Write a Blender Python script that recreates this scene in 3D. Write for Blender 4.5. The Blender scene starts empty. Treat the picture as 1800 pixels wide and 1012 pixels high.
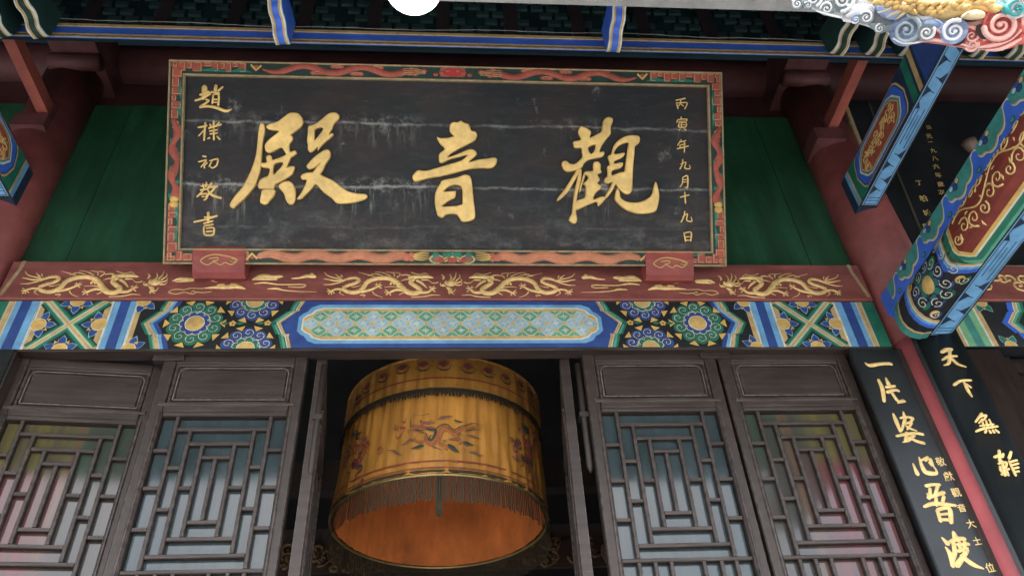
import bpy, bmesh, math, random
from mathutils import Vector, Matrix
from mathutils.geometry import tessellate_polygon
random.seed(7)
R_ = math.radians
scene = bpy.context.scene
COL = scene.collection
# ------------------------------------------------------------------ camera
CAM_LOC = Vector((0.0, -3.6, 1.6))
PITCH, YAW, ROLL, FPX = 0.70715599, 0.09873619, -0.06183813, 1398.8
cy_, sy_, cp_, sp_ = math.cos(YAW), math.sin(YAW), math.cos(PITCH), math.sin(PITCH)
FWD = Vector((sy_*cp_, cy_*cp_, sp_)); r0 = Vector((cy_, -sy_, 0)); u0 = r0.cross(FWD)
RGT = r0*math.cos(ROLL)+u0*math.sin(ROLL); UPV = -r0*math.sin(ROLL)+u0*math.cos(ROLL)
cd = bpy.data.cameras.new('camera'); cam = bpy.data.objects.new('camera', cd); COL.objects.link(cam)
cd.sensor_width = 36; cd.lens = FPX/1800*36; cd.clip_start = .05; cd.clip_end = 500
cam.matrix_world = Matrix(((RGT.x, UPV.x, -FWD.x, CAM_LOC.x), (RGT.y, UPV.y, -FWD.y, CAM_LOC.y), (RGT.z, UPV.z, -FWD.z, CAM_LOC.z), (0, 0, 0, 1)))
scene.camera = cam
# ------------------------------------------------------------------ light
SUN_EL, SUN_AZ = R_(50), R_(181)
w = bpy.data.worlds.new('World'); scene.world = w; w.use_nodes = True
nt = w.node_tree; bg = nt.nodes['Background']
sky = nt.nodes.new('ShaderNodeTexSky'); sky.sky_type = 'NISHITA'; sky.sun_disc = False
sky.sun_elevation = SUN_EL; sky.sun_rotation = SUN_AZ; sky.dust_density = 3.5; sky.air_density = 1.2; sky.ozone_density = 1.0
nt.links.new(sky.outputs[0], bg.inputs[0]); bg.inputs[1].default_value = .15
sd = bpy.data.lights.new('sun', 'SUN'); sd.energy = 1.3; sd.angle = R_(20); sd.color = (1, .96, .9)
so = bpy.data.objects.new('sun', sd); COL.objects.link(so)
sdir = Vector((math.sin(SUN_AZ)*math.cos(SUN_EL), math.cos(SUN_AZ)*math.cos(SUN_EL), math.sin(SUN_EL)))
so.rotation_euler = sdir.to_track_quat('Z', 'Y').to_euler()
scene.view_settings.view_transform = 'Standard'; scene.view_settings.look = 'None'
scene.view_settings.gamma = 1; scene.view_settings.use_curve_mapping = False
scene.view_settings.exposure = 2.12
# ------------------------------------------------------------------ photo geometry helpers
def ray(x, y): return RGT*(x-900)+UPV*(506-y)+FWD*FPX
def atY(x, y, Y):
    d = ray(x, y); return CAM_LOC+d*((Y-CAM_LOC.y)/d.y)
class Fr:
    """A plane in the place: origin, u (right), v (up), n (out)."""
    def __init__(s, O, U, V):
        s.O = Vector(O); s.U = Vector(U).normalized(); s.V = Vector(V).normalized(); s.N = s.U.cross(s.V)
    def mat(s):
        return Matrix(((s.U.x, s.V.x, s.N.x, s.O.x), (s.U.y, s.V.y, s.N.y, s.O.y), (s.U.z, s.V.z, s.N.z, s.O.z), (0, 0, 0, 1)))
    def px(s, x, y, n=0):
        d = ray(x, y); o = s.O+s.N*n; t = (o-CAM_LOC).dot(s.N)/d.dot(s.N); p = CAM_LOC+d*t-s.O
        return (p.dot(s.U), p.dot(s.V))
class Cyl:
    """Outside (or inside) of an upright drum, u = arc length, v = height, n = outwards."""
    def __init__(s, cx, cy, r): s.cx, s.cy, s.r = cx, cy, r
    def px(s, x, y):
        d = ray(x, y); ox, oy = CAM_LOC.x-s.cx, CAM_LOC.y-s.cy
        a = d.x*d.x+d.y*d.y; b = 2*(ox*d.x+oy*d.y); c = ox*ox+oy*oy-s.r*s.r
        dd = b*b-4*a*c
        t = (-b-math.sqrt(max(dd, 0)))/(2*a)
        p = CAM_LOC+d*t
        ang = math.atan2(p.x-s.cx, -(p.y-s.cy))
        return (ang*s.r, p.z)
    def to3(s, u, v, n):
        a = u/s.r; r = s.r+n
        return (s.cx+r*math.sin(a), s.cy-r*math.cos(a), v)
# ------------------------------------------------------------------ materials
MATS = {}
def mat(name, col, rough=.6, var=.25, scale=6, metal=0, bump=0, dark=None, stretch=(1, 1, 1), spec=.4, wear=0, wearcol=(.3, .28, .26), edge=0):
    if name in MATS: return MATS[name]
    m = bpy.data.materials.new(name); m.use_nodes = True; MATS[name] = m
    t = m.node_tree; b = t.nodes['Principled BSDF']
    b.inputs['Roughness'].default_value = rough; b.inputs['Metallic'].default_value = metal
    b.inputs['Specular IOR Level'].default_value = spec
    tc = t.nodes.new('ShaderNodeTexCoord'); mp = t.nodes.new('ShaderNodeMapping'); mp.inputs['Scale'].default_value = stretch
    t.links.new(tc.outputs['Object'], mp.inputs[0])
    n = t.nodes.new('ShaderNodeTexNoise'); n.inputs['Scale'].default_value = scale; n.inputs['Detail'].default_value = 6; n.inputs['Roughness'].default_value = .65
    t.links.new(mp.outputs[0], n.inputs[0])
    mr = t.nodes.new('ShaderNodeMapRange'); mr.inputs[1].default_value = .3; mr.inputs[2].default_value = .7
    t.links.new(n.outputs[0], mr.inputs[0])
    mx = t.nodes.new('ShaderNodeMix'); mx.data_type = 'RGBA'
    dk = dark if dark else tuple(c*(1-var) for c in col); lt = tuple(min(1, c*(1+var*.6)) for c in col)
    mx.inputs[6].default_value = (*dk, 1); mx.inputs[7].default_value = (*lt, 1)
    t.links.new(mr.outputs[0], mx.inputs[0]); out = mx.outputs[2]
    nl = t.nodes.new('ShaderNodeTexNoise'); nl.inputs['Scale'].default_value = 2.3; nl.inputs['Detail'].default_value = 5; nl.inputs['Roughness'].default_value = .7
    t.links.new(tc.outputs['Object'], nl.inputs[0])
    ml = t.nodes.new('ShaderNodeMapRange'); ml.inputs[1].default_value = .3; ml.inputs[2].default_value = .7; ml.inputs[3].default_value = .74; ml.inputs[4].default_value = 1.16
    t.links.new(nl.outputs[0], ml.inputs[0])
    vm = t.nodes.new('ShaderNodeVectorMath'); vm.operation = 'SCALE'; t.links.new(out, vm.inputs[0]); t.links.new(ml.outputs[0], vm.inputs['Scale']); out = vm.outputs[0]
    if edge:
        bv = t.nodes.new('ShaderNodeBevel'); bv.samples = 4; bv.inputs['Radius'].default_value = .006
        ge = t.nodes.new('ShaderNodeNewGeometry'); dt = t.nodes.new('ShaderNodeVectorMath'); dt.operation = 'DOT_PRODUCT'
        t.links.new(bv.outputs[0], dt.inputs[0]); t.links.new(ge.outputs['Normal'], dt.inputs[1])
        me_ = t.nodes.new('ShaderNodeMapRange'); me_.inputs[1].default_value = .99; me_.inputs[2].default_value = .90; me_.inputs[4].default_value = 1.0
        t.links.new(dt.outputs['Value'], me_.inputs[0])
        mm = t.nodes.new('ShaderNodeMath'); mm.operation = 'MULTIPLY'; t.links.new(me_.outputs[0], mm.inputs[0])
        me2 = t.nodes.new('ShaderNodeMapRange'); me2.inputs[1].default_value = .40; me2.inputs[2].default_value = .62; me2.inputs[4].default_value = edge
        t.links.new(n.outputs[0], me2.inputs[0]); t.links.new(me2.outputs[0], mm.inputs[1])
        xe = t.nodes.new('ShaderNodeMix'); xe.data_type = 'RGBA'; xe.inputs[7].default_value = (*wearcol, 1)
        t.links.new(mm.outputs[0], xe.inputs[0]); t.links.new(out, xe.inputs[6]); out = xe.outputs[2]
    if wear:
        n2 = t.nodes.new('ShaderNodeTexNoise'); n2.inputs['Scale'].default_value = scale*3.1; n2.inputs['Detail'].default_value = 8; n2.inputs['Roughness'].default_value = .75
        t.links.new(mp.outputs[0], n2.inputs[0])
        m2 = t.nodes.new('ShaderNodeMapRange'); m2.inputs[1].default_value = .60; m2.inputs[2].default_value = .72; m2.inputs[4].default_value = wear
        t.links.new(n2.outputs[0], m2.inputs[0])
        x2 = t.nodes.new('ShaderNodeMix'); x2.data_type = 'RGBA'; x2.inputs[7].default_value = (*wearcol, 1)
        t.links.new(m2.outputs[0], x2.inputs[0]); t.links.new(out, x2.inputs[6]); out = x2.outputs[2]
    t.links.new(out, b.inputs['Base Color'])
    if bump:
        bp = t.nodes.new('ShaderNodeBump'); bp.inputs['Strength'].default_value = bump; bp.inputs['Distance'].default_value = .01
        t.links.new(n.outputs[0], bp.inputs['Height']); t.links.new(bp.outputs[0], b.inputs['Normal'])
    return m
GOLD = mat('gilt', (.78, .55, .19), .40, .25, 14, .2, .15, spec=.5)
GOLDC = mat('gilt_carving', (.74, .54, .22), .5, .3, 40, .1, .3)
GOLDP = mat('gold_paint', (.56, .39, .14), .55, .25, 30, 0, .1, wear=.5, wearcol=(.3, .22, .12))
EDGE = mat('gold_edge', (.36, .28, .15), .55, .35, 25, wear=.6, wearcol=(.14, .12, .09))
REDB = mat('red_board', (.235, .076, .064), .5, .35, 4, 0, .05, stretch=(1, 3, 1), wear=.35, wearcol=(.38, .17, .15))
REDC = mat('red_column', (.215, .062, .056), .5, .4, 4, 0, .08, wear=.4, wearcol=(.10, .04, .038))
PINK = mat('glare_paled_red', (.55, .135, .15), .36, .12, 3, spec=.5)  # lower shaft red, paled toward pink to put the bright glare into the colour
REDO = mat('red_orange_paint', (.34, .08, .052), .6, .3, 20)
REDP = mat('red_panel_paint', (.21, .04, .03), .6, .3, 12)
REDD = mat('dark_red_beam', (.105, .036, .036), .6, .3, 5)
GRNW = mat('green_plank', (.016, .084, .037), .6, .5, 2.6, 0, .12, stretch=(2.4, .35, 1), wear=.5, wearcol=(.012, .05, .03))
GRND = mat('dark_green_paint', (.010, .042, .036), .6, .35, 7)
GRNB = mat('green_ground_paint', (.012, .04, .03), .6, .35, 18)
SOFF = mat('roof_soffit', (.022, .028, .030), .95, .4, 4, spec=.05)
GRN = mat('green_paint', (.018, .17, .11), .55, .25, 16, wear=.3, wearcol=(.02, .09, .06))
GRNL = mat('light_green_paint', (.10, .36, .25), .55, .2, 16)
MINT = mat('mint_paint', (.17, .42, .23), .55, .2, 20)
WHT = mat('white_line_paint', (.60, .63, .55), .6, .2, 20, wear=.5, wearcol=(.30, .30, .25))
CREAM = mat('cream_paint', (.54, .54, .40), .6, .2, 20, wear=.4, wearcol=(.30, .27, .18))
BLU = mat('blue_paint', (.030, .072, .26), .5, .25, 14, wear=.3, wearcol=(.03, .06, .18))
BLUV = mat('bright_blue_paint', (.045, .14, .60), .45, .2, 5, wear=.2, wearcol=(.02, .06, .3))
LBL = mat('light_blue_paint', (.15, .37, .62), .5, .25, 11, wear=.35, wearcol=(.11, .22, .40))
PBL = mat('pale_blue_paint', (.32, .52, .64), .55, .2, 15, wear=.3, wearcol=(.22, .30, .40))
BLK = mat('black_paint', (.014, .018, .022), .5, .3, 14)
OCH = mat('ochre_paint', (.50, .36, .16), .6, .25, 24, wear=.25, wearcol=(.28, .22, .12))
OCHY = mat('yellow_ochre_paint', (.60, .40, .11), .6, .2, 24)
TEAL = mat('teal_paint', (.05, .25, .23), .55, .25, 16)
WOOD = mat('weathered_wood', (.032, .0225, .020), .5, .45, 5, 0, .15, stretch=(6, 6, .6), wear=.4, wearcol=(.16, .14, .13), edge=.8)
WOODH = mat('weathered_wood_rail', (.034, .024, .0215), .5, .45, 5, 0, .15, stretch=(.6, 6, 6), wear=.5, wearcol=(.18, .155, .14), edge=.8)
WOODD = mat('dark_wood', (.035, .026, .024), .55, .4, 5, 0, .1, stretch=(5, 5, .6), wear=.3, wearcol=(.10, .085, .08))
SHADEW = mat('shaded_dark_wood', (.022, .016, .014), .9, .4, 4, 0, .1, stretch=(5, 5, .6), wear=.3, wearcol=(.05, .042, .037), spec=.08)  # darker copy of the dark wood, with the next bay's shade put in
DUST = mat('dusty_edge', (.15, .13, .12), .7, .6, 30)
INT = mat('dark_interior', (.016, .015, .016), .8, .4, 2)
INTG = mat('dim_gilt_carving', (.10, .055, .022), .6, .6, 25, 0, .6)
CLOTH = mat('yellow_satin', (.40, .188, .038), .38, .35, 5, 0, .12, stretch=(3, 3, .4), spec=.5)
CLOTHI = mat('orange_lining', (.60, .19, .045), .7, .35, 3, stretch=(1.5, 1.5, .8))  # base colour raised to stand in for light glowing through the cloth
FRIN = mat('olive_fringe', (.032, .025, .012), .8, .5, 60, stretch=(6, 6, .3))
EMR = mat('crimson_thread', (.22, .03, .03), .6, .5, 60)
EMP = mat('plum_thread', (.20, .06, .07), .6, .5, 60)
EMB = mat('rust_thread', (.28, .09, .03), .6, .5, 90)
EMG = mat('dark_green_thread', (.015, .035, .03), .6, .4, 60)
EMO = mat('ochre_thread', (.27, .14, .03), .6, .4, 60)
EMT = mat('taupe_thread', (.14, .07, .045), .6, .5, 70)
BLKL = mat('black_lacquer', (.015, .018, .020), .33, .4, 3, 0, .04, stretch=(1, 1, .5), wear=.25, wearcol=(.06, .065, .062), spec=.3)
BRASS = mat('brass_tube', (.30, .22, .09), .35, .2, 20, .7)
STONE = mat('courtyard_stone', (.40, .39, .37), .85, .2, 3, 0, .2)
STUC = mat('pale_stucco', (.74, .76, .77), .75, .2, 16, 0, .5, wear=.5, wearcol=(.30, .32, .33))
STUB = mat('blue_stucco', (.34, .44, .66), .75, .35, 14, 0, .5, wear=.6, wearcol=(.60, .62, .66), spec=.2)
STUG = mat('grey_blue_stucco', (.36, .44, .47), .65, .3, 18, 0, .3, wear=.3, wearcol=(.5, .53, .52))
STUR = mat('red_stucco', (.60, .15, .125), .7, .3, 12, 0, .5, wear=.4, wearcol=(.60, .32, .29), spec=.2)
STUP = mat('pink_stucco', (.72, .43, .39), .7, .25, 12, 0, .5, wear=.4, wearcol=(.55, .16, .14), spec=.2)
STUT = mat('teal_stucco', (.05, .33, .33), .6, .25, 12, 0, .2)
STUY = mat('gold_stucco', (.64, .44, .17), .6, .3, 14, 0, .5, wear=.5, wearcol=(.30, .19, .08), spec=.3)
STUC2 = mat('cream_stucco', (.68, .58, .36), .6, .2, 14, 0, .3)
def glass_mat(name, tr, tint):
    m = bpy.data.materials.new(name); m.use_nodes = True; t = m.node_tree; b = t.nodes['Principled BSDF']; out = t.nodes['Material Output']
    tc = t.nodes.new('ShaderNodeTexCoord'); n = t.nodes.new('ShaderNodeTexNoise'); n.inputs['Scale'].default_value = 3; n.inputs['Detail'].default_value = 7; n.inputs['Roughness'].default_value = .7
    gm = t.nodes.new('ShaderNodeMapping'); gm.inputs['Scale'].default_value = (4, .9, 1); t.links.new(tc.outputs['Object'], gm.inputs[0]); t.links.new(gm.outputs[0], n.inputs[0])
    mx = t.nodes.new('ShaderNodeMix'); mx.data_type = 'RGBA'; mx.inputs[6].default_value = (*[c*.3 for c in tint], 1); mx.inputs[7].default_value = (*[c*1.9 for c in tint], 1)
    t.links.new(n.outputs[0], mx.inputs[0]); t.links.new(mx.outputs[2], b.inputs['Base Color'])
    b.inputs['Roughness'].default_value = .14; b.inputs['Specular IOR Level'].default_value = .5; b.inputs['IOR'].default_value = 1.44
    mr = t.nodes.new('ShaderNodeMapRange'); mr.inputs[3].default_value = .045; mr.inputs[4].default_value = .15
    t.links.new(n.outputs[0], mr.inputs[0]); t.links.new(mr.outputs[0], b.inputs['Roughness'])
    tp = t.nodes.new('ShaderNodeBsdfTransparent'); ms = t.nodes.new('ShaderNodeMixShader'); ms.inputs[0].default_value = tr
    t.links.new(b.outputs[0], ms.inputs[1]); t.links.new(tp.outputs[0], ms.inputs[2]); t.links.new(ms.outputs[0], out.inputs[0])
    return m
GLASS = glass_mat('dusty_glass', .06, (.035, .052, .058))
def banded_glass(name, flip):
    """opaque pane with colour bands painted in: green and yellow above, red below, an orange stripe"""
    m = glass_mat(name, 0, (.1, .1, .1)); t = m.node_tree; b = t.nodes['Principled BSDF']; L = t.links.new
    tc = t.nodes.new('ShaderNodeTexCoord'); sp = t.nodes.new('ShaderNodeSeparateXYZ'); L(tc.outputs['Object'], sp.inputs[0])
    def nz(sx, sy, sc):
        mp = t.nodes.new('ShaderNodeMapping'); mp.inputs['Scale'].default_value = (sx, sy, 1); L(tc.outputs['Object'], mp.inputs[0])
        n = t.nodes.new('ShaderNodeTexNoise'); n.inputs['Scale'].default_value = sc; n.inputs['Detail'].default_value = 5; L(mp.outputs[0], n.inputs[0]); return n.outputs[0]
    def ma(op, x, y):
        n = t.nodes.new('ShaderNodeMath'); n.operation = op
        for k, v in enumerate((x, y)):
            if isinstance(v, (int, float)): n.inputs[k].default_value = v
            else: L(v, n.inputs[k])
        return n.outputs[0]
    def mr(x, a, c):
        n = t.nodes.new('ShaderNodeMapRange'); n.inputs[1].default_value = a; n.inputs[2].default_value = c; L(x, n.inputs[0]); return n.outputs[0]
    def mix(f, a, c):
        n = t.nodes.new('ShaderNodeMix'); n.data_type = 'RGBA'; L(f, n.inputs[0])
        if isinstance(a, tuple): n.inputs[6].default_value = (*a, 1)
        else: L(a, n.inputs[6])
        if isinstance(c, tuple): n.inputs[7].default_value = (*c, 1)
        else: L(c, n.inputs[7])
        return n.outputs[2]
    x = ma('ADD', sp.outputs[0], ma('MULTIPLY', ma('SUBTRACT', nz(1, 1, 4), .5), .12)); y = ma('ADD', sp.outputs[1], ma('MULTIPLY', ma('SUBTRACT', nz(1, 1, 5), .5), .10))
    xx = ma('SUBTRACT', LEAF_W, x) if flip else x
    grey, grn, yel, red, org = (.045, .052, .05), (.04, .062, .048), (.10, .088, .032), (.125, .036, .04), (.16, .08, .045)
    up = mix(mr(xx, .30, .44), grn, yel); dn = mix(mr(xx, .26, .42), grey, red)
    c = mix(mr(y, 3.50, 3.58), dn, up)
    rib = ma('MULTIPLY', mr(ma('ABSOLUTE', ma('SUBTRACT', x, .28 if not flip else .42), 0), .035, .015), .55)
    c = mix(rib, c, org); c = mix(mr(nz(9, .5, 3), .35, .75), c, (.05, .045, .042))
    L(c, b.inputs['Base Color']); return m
LEAF_W = .765
GLASS_R = banded_glass('colour_banded_glass', False); GLASS_L = banded_glass('colour_banded_pane_glass', True)
def emit_mat(name, col, s):
    m = bpy.data.materials.new(name); m.use_nodes = True; t = m.node_tree
    e = t.nodes.new('ShaderNodeEmission'); e.inputs[0].default_value = (*col, 1); e.inputs[1].default_value = s
    t.links.new(e.outputs[0], t.nodes['Material Output'].inputs[0]); return m
LAMPM = emit_mat('lit_lamp_glass', (1, .98, .94), 1.6)
def plaque_mat():
    m = bpy.data.materials.new('stained_black_lacquer'); m.use_nodes = True; t = m.node_tree; b = t.nodes['Principled BSDF']; L = t.links.new
    def N(k, **kw):
        n = t.nodes.new(k)
        for a, v in kw.items(): setattr(n, a, v)
        return n
    tc = N('ShaderNodeTexCoord')
    def noise(scale, det, sx=1, sy=1, rough=.6):
        mp = N('ShaderNodeMapping'); mp.inputs['Scale'].default_value = (sx, sy, 1); L(tc.outputs['Object'], mp.inputs[0])
        n = N('ShaderNodeTexNoise'); n.inputs['Scale'].default_value = scale; n.inputs['Detail'].default_value = det; n.inputs['Roughness'].default_value = rough; L(mp.outputs[0], n.inputs[0]); return n.outputs[0]
    def mr(x, a, b_, c=0, d=1):
        n = N('ShaderNodeMapRange'); n.inputs[1].default_value = a; n.inputs[2].default_value = b_; n.inputs[3].default_value = c; n.inputs[4].default_value = d; L(x, n.inputs[0]); return n.outputs[0]
    def ma(op, x, y):
        n = N('ShaderNodeMath', operation=op)
        for i, v in enumerate((x, y)):
            if isinstance(v, (int, float)): n.inputs[i].default_value = v
            else: L(v, n.inputs[i])
        return n.outputs[0]
    def mix(f, a, c):
        n = N('ShaderNodeMix', data_type='RGBA'); L(f, n.inputs[0])
        if isinstance(a, tuple): n.inputs[6].default_value = (*a, 1)
        else: L(a, n.inputs[6])
        n.inputs[7].default_value = (*c, 1); return n.outputs[2]
    base = mix(mr(noise(2.3, 5, 1, 1.6), .42, .7), (.016, .020, .022), (.036, .026, .024))
    base = mix(mr(noise(7, 8, 1, 3, .7), .5, .8, 0, .6), base, (.055, .055, .052))
    sp = N('ShaderNodeSeparateXYZ'); L(tc.outputs['Object'], sp.inputs[0]); vy = sp.outputs[1]
    wob = ma('ADD', ma('MULTIPLY', ma('SUBTRACT', noise(1.6, 3), .5), .05), ma('MULTIPLY', ma('SUBTRACT', noise(9, 6), .5), .035))
    patch = mr(noise(1.9, 4, 1, .25, .6), .44, .62); fine = noise(13, 10, 1, 1, .8); streak = noise(15, 9, 1.5, .16, .75); tot = None
    for v0, hgt, amt in BANDS:
        d = ma('SUBTRACT', v0, ma('ADD', vy, wob))       # > 0 under the crack
        ad = ma('ABSOLUTE', d, 0)
        line = ma('MULTIPLY', ma('MULTIPLY', mr(ad, .002, .012, 1, 0), mr(fine, .38, .58)), mr(patch, 0, 1, .35, 1))
        near = ma('MULTIPLY', ma('MULTIPLY', mr(ad, .0, .075, 1, 0), mr(fine, .50, .68)), patch)
        drip = ma('MULTIPLY', ma('MULTIPLY', ma('MULTIPLY', mr(d, -.004, .01), mr(d, 0, hgt, 1, 0)), mr(streak, .52, .74)), mr(patch, .1, 1))
        x = ma('MULTIPLY', ma('MAXIMUM', line, ma('MAXIMUM', near, drip)), amt)
        tot = x if tot is None else ma('MAXIMUM', tot, x)
    spots = ma('MULTIPLY', ma('MULTIPLY', mr(noise(6.0, 9, 1.1, .8, .72), .60, .70), mr(fine, .42, .62)), .75)
    tot = ma('MAXIMUM', tot, spots)
    scr = ma('MULTIPLY', mr(noise(9, 10, .5, 3.5, .8), .62, .74), .4); tot = ma('MAXIMUM', tot, scr)
    low = ma('MULTIPLY', ma('MULTIPLY', mr(noise(4, 8, .8, 1.6, .75), .46, .70), mr(vy, .0, .45, .7, .0)), mr(fine, .35, .6))
    tot = ma('MINIMUM', ma('MAXIMUM', tot, low), .85)
    c = mix(tot, base, (.27, .28, .26))
    L(c, b.inputs['Base Color']); b.inputs['Roughness'].default_value = .5; b.inputs['Specular IOR Level'].default_value = .25
    bp = N('ShaderNodeBump'); bp.inputs['Strength'].default_value = .2; bp.inputs['Distance'].default_value = .006; L(noise(12, 8, .5, 3), bp.inputs['Height']); L(bp.outputs[0], b.inputs['Normal'])
    return m
# ------------------------------------------------------------------ mesh builder
def clip_v(P, lo, hi):
    for s, lim in ((1, lo), (-1, -hi)):
        out = []
        for i in range(len(P)):
            a, b = P[i], P[(i+1) % len(P)]
            da, db = s*a[1]-lim, s*b[1]-lim
            if da >= 0: out.append(a)
            if (da >= 0) != (db >= 0):
                t = da/(da-db); out.append(tuple(a[k]+(b[k]-a[k])*t for k in range(len(a))))
        P = out
        if len(P) < 3: return []
    return P
def smooth(P, closed=True, k=4):
    out = []; n = len(P)
    rng = range(n) if closed else range(n-1)
    for i in rng:
        if closed: p0, p1, p2, p3 = P[i-1], P[i], P[(i+1) % n], P[(i+2) % n]
        else: p0, p1, p2, p3 = P[max(i-1, 0)], P[i], P[i+1], P[min(i+2, n-1)]
        for j in range(k):
            t = j/k
            out.append(tuple(.5*(2*b+(c-a)*t+(2*a-5*b+4*c-d)*t*t+(3*b-a-3*c+d)*t**3) for a, b, c, d in zip(p0, p1, p2, p3)))
    if not closed: out.append(tuple(P[-1]))
    return out
class MB:
    def __init__(s, to3=None): s.v = []; s.f = []; s.m = []; s.mats = []; s.sm = []; s.to3 = to3; s.clip = None; s.mir = None
    jit = 0.0
    def mi(s, m):
        if m not in s.mats: s.mats.append(m)
        return s.mats.index(m)
    def add(s, verts, faces, m, sm=False):
        o = len(s.v); k = s.mi(m); fl = s.mir is not None
        for p in verts:
            if s.jit: p = (p[0]+random.uniform(-s.jit, s.jit), p[1]+random.uniform(-s.jit, s.jit), p[2])
            if fl: p = (2*s.mir-p[0], p[1], p[2])
            s.v.append(s.to3(*p) if s.to3 else p)
        for f in faces:
            s.f.append([o+i for i in (reversed(f) if fl else f)]); s.m.append(k); s.sm.append(sm)
    def box(s, x0, x1, y0, y1, z0, z1, m):
        s.add([(x0, y0, z0), (x1, y0, z0), (x1, y1, z0), (x0, y1, z0), (x0, y0, z1), (x1, y0, z1), (x1, y1, z1), (x0, y1, z1)],
              [(3, 2, 1, 0), (4, 5, 6, 7), (0, 1, 5, 4), (1, 2, 6, 5), (2, 3, 7, 6), (3, 0, 4, 7)], m)
    def bbox(s, x0, x1, y0, y1, z0, z1, m, c=.006):
        """box standing from z0 to z1 with its upper edges chamfered"""
        a = [(x0, y0), (x1, y0), (x1, y1), (x0, y1)]; b = [(x0+c, y0+c), (x1-c, y0+c), (x1-c, y1-c), (x0+c, y1-c)]
        V = [(*p, z0) for p in a]+[(*p, z1-c) for p in a]+[(*p, z1) for p in b]
        F = [(3, 2, 1, 0), (8, 9, 10, 11)]
        for k in range(4):
            j = (k+1) % 4; F += [(k, j, 4+j, 4+k), (4+k, 4+j, 8+j, 8+k)]
        s.add(V, F, m)
    def poly(s, P, z, m):
        if s.clip:
            for tri in tessellate_polygon([[Vector((p[0], p[1], 0)) for p in P]]):
                q = clip_v([tuple(P[i][:2]) for i in tri], *s.clip)
                if q:
                    if sum(q[i-1][0]*q[i][1]-q[i][0]*q[i-1][1] for i in range(len(q))) < 0: q.reverse()
                    s.add([(*p, z) for p in q], [tuple(range(len(q)))], m)
            return
        T = tessellate_polygon([[Vector((p[0], p[1], 0)) for p in P]])
        F = []
        for a, b, c in T:
            A, B, C = P[a], P[b], P[c]
            F.append((a, b, c) if (B[0]-A[0])*(C[1]-A[1])-(B[1]-A[1])*(C[0]-A[0]) > 0 else (a, c, b))
        s.add([(p[0], p[1], z) for p in P], F, m)
    def prism(s, P, z0, z1, m, back=False):
        area = sum(P[i-1][0]*P[i][1]-P[i][0]*P[i-1][1] for i in range(len(P)))
        if area < 0: P = P[::-1]
        s.poly(P, z1, m); n = len(P)
        s.add([(p[0], p[1], z0) for p in P]+[(p[0], p[1], z1) for p in P], [(i, (i+1) % n, n+(i+1) % n, n+i) for i in range(n)], m)
        if back:
            T = tessellate_polygon([[Vector((p[0], p[1], 0)) for p in P]]); F = []
            for a, b, c in T:
                A, B, C = P[a], P[b], P[c]
                F.append((a, c, b) if (B[0]-A[0])*(C[1]-A[1])-(B[1]-A[1])*(C[0]-A[0]) > 0 else (a, b, c))
            s.add([(p[0], p[1], z0) for p in P], F, m)
    def offs(s, pts, ws, closed=False):
        n = len(pts); L = []; Rr = []
        for i in range(n):
            if closed: a, b = pts[i-1], pts[(i+1) % n]
            else: a, b = pts[max(i-1, 0)], pts[min(i+1, n-1)]
            dx, dy = b[0]-a[0], b[1]-a[1]; l = math.hypot(dx, dy) or 1; nx, ny = -dy/l, dx/l
            L.append((nx, ny))
        return L
    def line(s, pts, wd, z, m, closed=False):
        """flat painted line"""
        ws = wd if isinstance(wd, (list, tuple)) else [wd]*len(pts)
        N = s.offs(pts, ws, closed); n = len(pts)
        for i in range(n if closed else n-1):
            j = (i+1) % n; a, b = pts[i], pts[j]
            q = [(a[0]-N[i][0]*ws[i]/2, a[1]-N[i][1]*ws[i]/2), (b[0]-N[j][0]*ws[j]/2, b[1]-N[j][1]*ws[j]/2),
                 (b[0]+N[j][0]*ws[j]/2, b[1]+N[j][1]*ws[j]/2), (a[0]+N[i][0]*ws[i]/2, a[1]+N[i][1]*ws[i]/2)]
            if s.clip:
                q = clip_v(q, *s.clip)
                if not q: continue
            s.add([(*p, z) for p in q], [tuple(range(len(q)))], m)
    def relief(s, pts, z, h, m, seg=5):
        """rounded raised stroke; pts = (u, v, width)"""
        n = len(pts); N = s.offs(pts, None); V = []; F = []
        d0 = (pts[0][0]-pts[1][0], pts[0][1]-pts[1][1]); l = math.hypot(*d0) or 1
        d1 = (pts[-1][0]-pts[-2][0], pts[-1][1]-pts[-2][1]); l1 = math.hypot(*d1) or 1
        def row(p, nn, w_, hh):
            for k in range(seg):
                a = math.pi*k/(seg-1); V.append((p[0]+nn[0]*w_*.5*-math.cos(a), p[1]+nn[1]*w_*.5*-math.cos(a), z+hh*math.sin(a)*(1 if k not in (0, seg-1) else 0)))
        def hh(w_): return min(h, w_*.45)
        p = pts[0]; row((p[0]+d0[0]/l*p[2]*.4, p[1]+d0[1]/l*p[2]*.4), N[0], p[2]*.35, 0.0)
        for i, p in enumerate(pts): row(p, N[i], p[2], hh(p[2]))
        p = pts[-1]; row((p[0]+d1[0]/l1*p[2]*.4, p[1]+d1[1]/l1*p[2]*.4), N[-1], p[2]*.35, 0.0)
        for i in range(n+1):
            for k in range(seg-1):
                a = i*seg+k; F.append((a, a+1, a+seg+1, a+seg)[::-1])
        s.add(V, F, m, True)
    def disc(s, c, rx, ry, z, m, n=20, rot=0):
        ca, sa = math.cos(rot), math.sin(rot)
        P = [(c[0]+rx*math.cos(2*math.pi*i/n)*ca-ry*math.sin(2*math.pi*i/n)*sa, c[1]+rx*math.cos(2*math.pi*i/n)*sa+ry*math.sin(2*math.pi*i/n)*ca) for i in range(n)]
        if s.clip:
            q = clip_v(P, *s.clip)
            if q: s.add([(*p, z) for p in q], [tuple(range(len(q)))], m)
        else: s.add([(*p, z) for p in P], [tuple(range(n))], m)
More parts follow.
